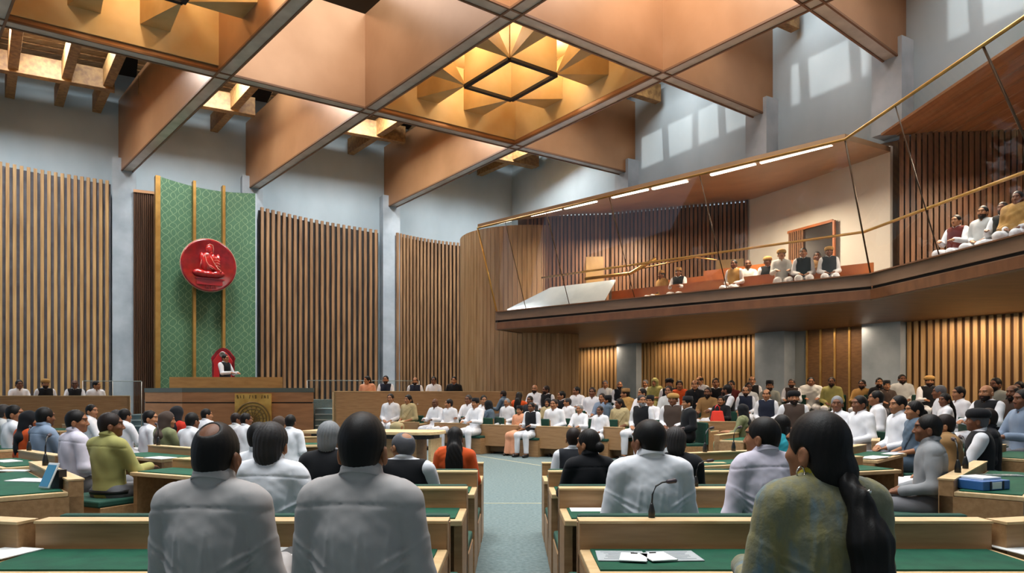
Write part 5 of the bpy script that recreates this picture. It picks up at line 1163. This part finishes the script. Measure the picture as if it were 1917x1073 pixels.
for r_ in spread(RIGHT, .52, 1.3):
    px, Y = r_[0], r_[2]; o = dict(r_[9])
    if 'floor' not in o: o['floor'] = tier((px-CX)/FPX*Y, Y)
    person(*r_[:9], **o)
    if not (1725 < px < 1775 and Y < 6.5): seat_for(px, Y, r_[3], o['floor'], r_[8])
for r_ in spread(GAL, .5, 1.0): person(*r_, floor=3.72, smin=.8, smax=1.05)
# details of the ponytailed woman
fgw = [o for o in COL.objects if o.name.startswith('person') and 'ponytail in a patterned' in o.get('label', '')][0]
def headpt(yaw, p): q = Matrix.Rotation(R(-yaw), 3, 'Z') @ (Vector(p)-Vector((0, -.012, 1.1)))+Vector((0, -.012, 1.1)); return q
child('ponytail', cached(('ponytail',), ponytail_mesh), hairm(HC['k']), fgw)
silver = mat('silver_jewel', 'd8d6d0', .2, metal=.9)
q = MB(); e = headpt(-25, (-.09, .0, 1.165)); q.tube([e+Vector((.014*math.cos(a/10*6.28), .004*math.sin(a/5*6.28), -.014+.018*math.sin(a/10*6.28))) for a in range(11)], .0028, 6); q.build('earring', silver, fgw)
q = MB(); 
for k in range(5): q.ball(tuple((.03+.012*k, -.135-.006*k, 1.115-.004*k)), .008, 8)
q.build('hair_clip', silver, fgw)
col_ = [c for c in fgw.children if c.name.startswith('shirt')][0]; col_.name = 'tunic'
tm = mat('olive_patterned_cloth', '6c6c58', .85, var='7b744c', vscale=9, stretch=(3, 3, .8), bump=.3, bscale=60, sheen=.1, ramp=(.42, .6), detail=6); nt = tm.node_tree
nz = nt.nodes.new('ShaderNodeTexNoise'); nz.inputs['Scale'].default_value = 7; nz.inputs['Detail'].default_value = 4; rp = nt.nodes.new('ShaderNodeValToRGB'); rp.color_ramp.elements[0].position = .56; rp.color_ramp.elements[1].position = .7
tc = nt.nodes.new('ShaderNodeTexCoord'); mp = nt.nodes.new('ShaderNodeMapping'); mp.inputs['Scale'].default_value = (2, 2, .6); mp.inputs['Location'].default_value = (3, 1, 7)
mxn = nt.nodes.new('ShaderNodeMixRGB'); mxn.inputs[2].default_value = hx('5c7078'); old = nt.nodes['Principled BSDF'].inputs['Base Color'].links[0].from_socket
nt.links.new(tc.outputs['Object'], mp.inputs[0]); nt.links.new(mp.outputs[0], nz.inputs['Vector']); nt.links.new(nz.outputs['Fac'], rp.inputs[0]); nt.links.new(rp.outputs[0], mxn.inputs[0]); nt.links.new(old, mxn.inputs[1]); nt.links.new(mxn.outputs[0], nt.nodes['Principled BSDF'].inputs['Base Color'])
col_.material_slots[0].material = tm
q = MB(); q.lathe([(.062, -.004), (.074, -.004), (.075, .02), (.066, .03)], (0, -.014, 1.128), 32, sy=1.05, M=Matrix.Rotation(R(-19), 3, 'X')); q.build('collar_trim', cloth('a89a2c'), fgw)
# belt of the man in the yellow-green shirt
yg = [o for o in COL.objects if o.name.startswith('person') and 'yellow-green shirt with' in o.get('label', '')][0]
MB().lathe([(.186, .553), (.196, .553), (.196, .592), (.186, .592)], n=36, sy=.80).build('belt', black, yg)
# ------------------------------------------------------------------ light
w = bpy.data.worlds.new('sky'); SC.world = w; w.use_nodes = True; bg = w.node_tree.nodes['Background']; bg.inputs[0].default_value = hx('b9cbe0'); bg.inputs[1].default_value = 1.2
def bay(l0, l1, m0, m1):
    c = [ST(*cross(l0, m0)), ST(*cross(l1, m0)), ST(*cross(l1, m1)), ST(*cross(l0, m1))]; return sum(c, Vector((0, 0)))/4
ang = math.atan2(B1.y, B1.x)
def skyl(c, sx, sy, p, col='eef2f3', z=13.3, nm='skylight'):
    o = light('AREA', nm, (c.x, c.y, z), p, col, sx, sy); o.rotation_euler = (0, 0, ang); return o
skyl(bay(1, 2, 0, 1), 6.6, 4.8, 450); skyl(bay(0, 1, 1, 2), 3.4, 4.2, 520); skyl(bay(1, 2, 1, 2), 3.0, 3.4, 900); skyl(bay(2, 3, 1, 2), 3, 4, 1000); skyl(bay(0, 1, 2, 3), 4, 4, 800); skyl(bay(1, 2, 2, 3), 4, 4, 900); skyl(bay(2, 3, 2, 3), 4, 4, 1100); skyl(bay(3, 4, 2, 3), 4, 4, 1300)  # bays beyond the view are added to light the foreground from above
for s in (4.5, 12.5, 17.5, 22.5): skyl(ST(s, 3.0), 2.2, 1.2, 430, z=12.7)
for t in (3.2, 9.0, 14.0, 19.0, 24): skyl(ST(5.2, t), 1.8, 2.6, 1200, z=12.6)
# warm lamps in the golden coffers
for l in (lat1, lat2):
    for dx, dy in ((0, 0), (1.3, .9), (-1.3, -.9), (.9, -1.6), (-.9, 1.6)): light('POINT', 'coffer_lamp', (l.location.x+dx, l.location.y+dy, 11.35), 70, 'ffe6bd', .12)
for t in (3.2, 9.0, 14.0, 19.0): light('POINT', 'timber_lamp', (*ST(3.4, t), 11.3), 8, 'ffd29a', .15)  # unseen warm fills added to make the roof timbers glow
# wash lights under the gallery and inside it
for p0, p1, pw in ((1080, 1150, 20), (1225, 1395, 20), (1735, 1950, 20), (1510, 1615, 14)):
    a, b = LW(lws(p0, .8), .8), LW(lws(p1, .8), .8); c = (a+b)/2; o = light('AREA', 'wall_washer', (c.x, c.y, 3.45), pw*(b-a).length, 'ffe4c6', (b-a).length, .15); o.rotation_euler = (0, 0, math.atan2(B2.y, B2.x))
for p in ((3.0, 21.8), (6.5, 18.8), (9.5, 14.5)): light('AREA', 'gallery_lamp', (p[0], p[1], 6.6), 260, 'ffe6c8', 1.2, .2)
for p in ((4.5, 20.5), (8, 18.5), (9.5, 15.5), (10.5, 12.5)): light('AREA', 'soffit_fill', (p[0], p[1], 3.5), 75, 'ffe4c4', 1.6, .3)  # added fills without fixtures, brightening the back rows under the gallery
sun = bpy.data.lights.new('sun', 'SUN'); sun.energy = 2.4; sun.angle = R(1.6); sun.color = (1, .96, .9); so = bpy.data.objects.new('sun', sun); COL.objects.link(so)
dsun = Vector((.877, .48, -1.02)); so.rotation_euler = dsun.to_track_quat('-Z', 'Y').to_euler()
vs = SC.view_settings; vs.view_transform = 'Standard'; vs.look = 'None'; vs.gamma = 1; vs.use_curve_mapping = False; vs.exposure = 0.0
SC.cycles.max_bounces = 8; SC.cycles.transparent_max_bounces = 12; SC.cycles.sample_clamp_indirect = 6
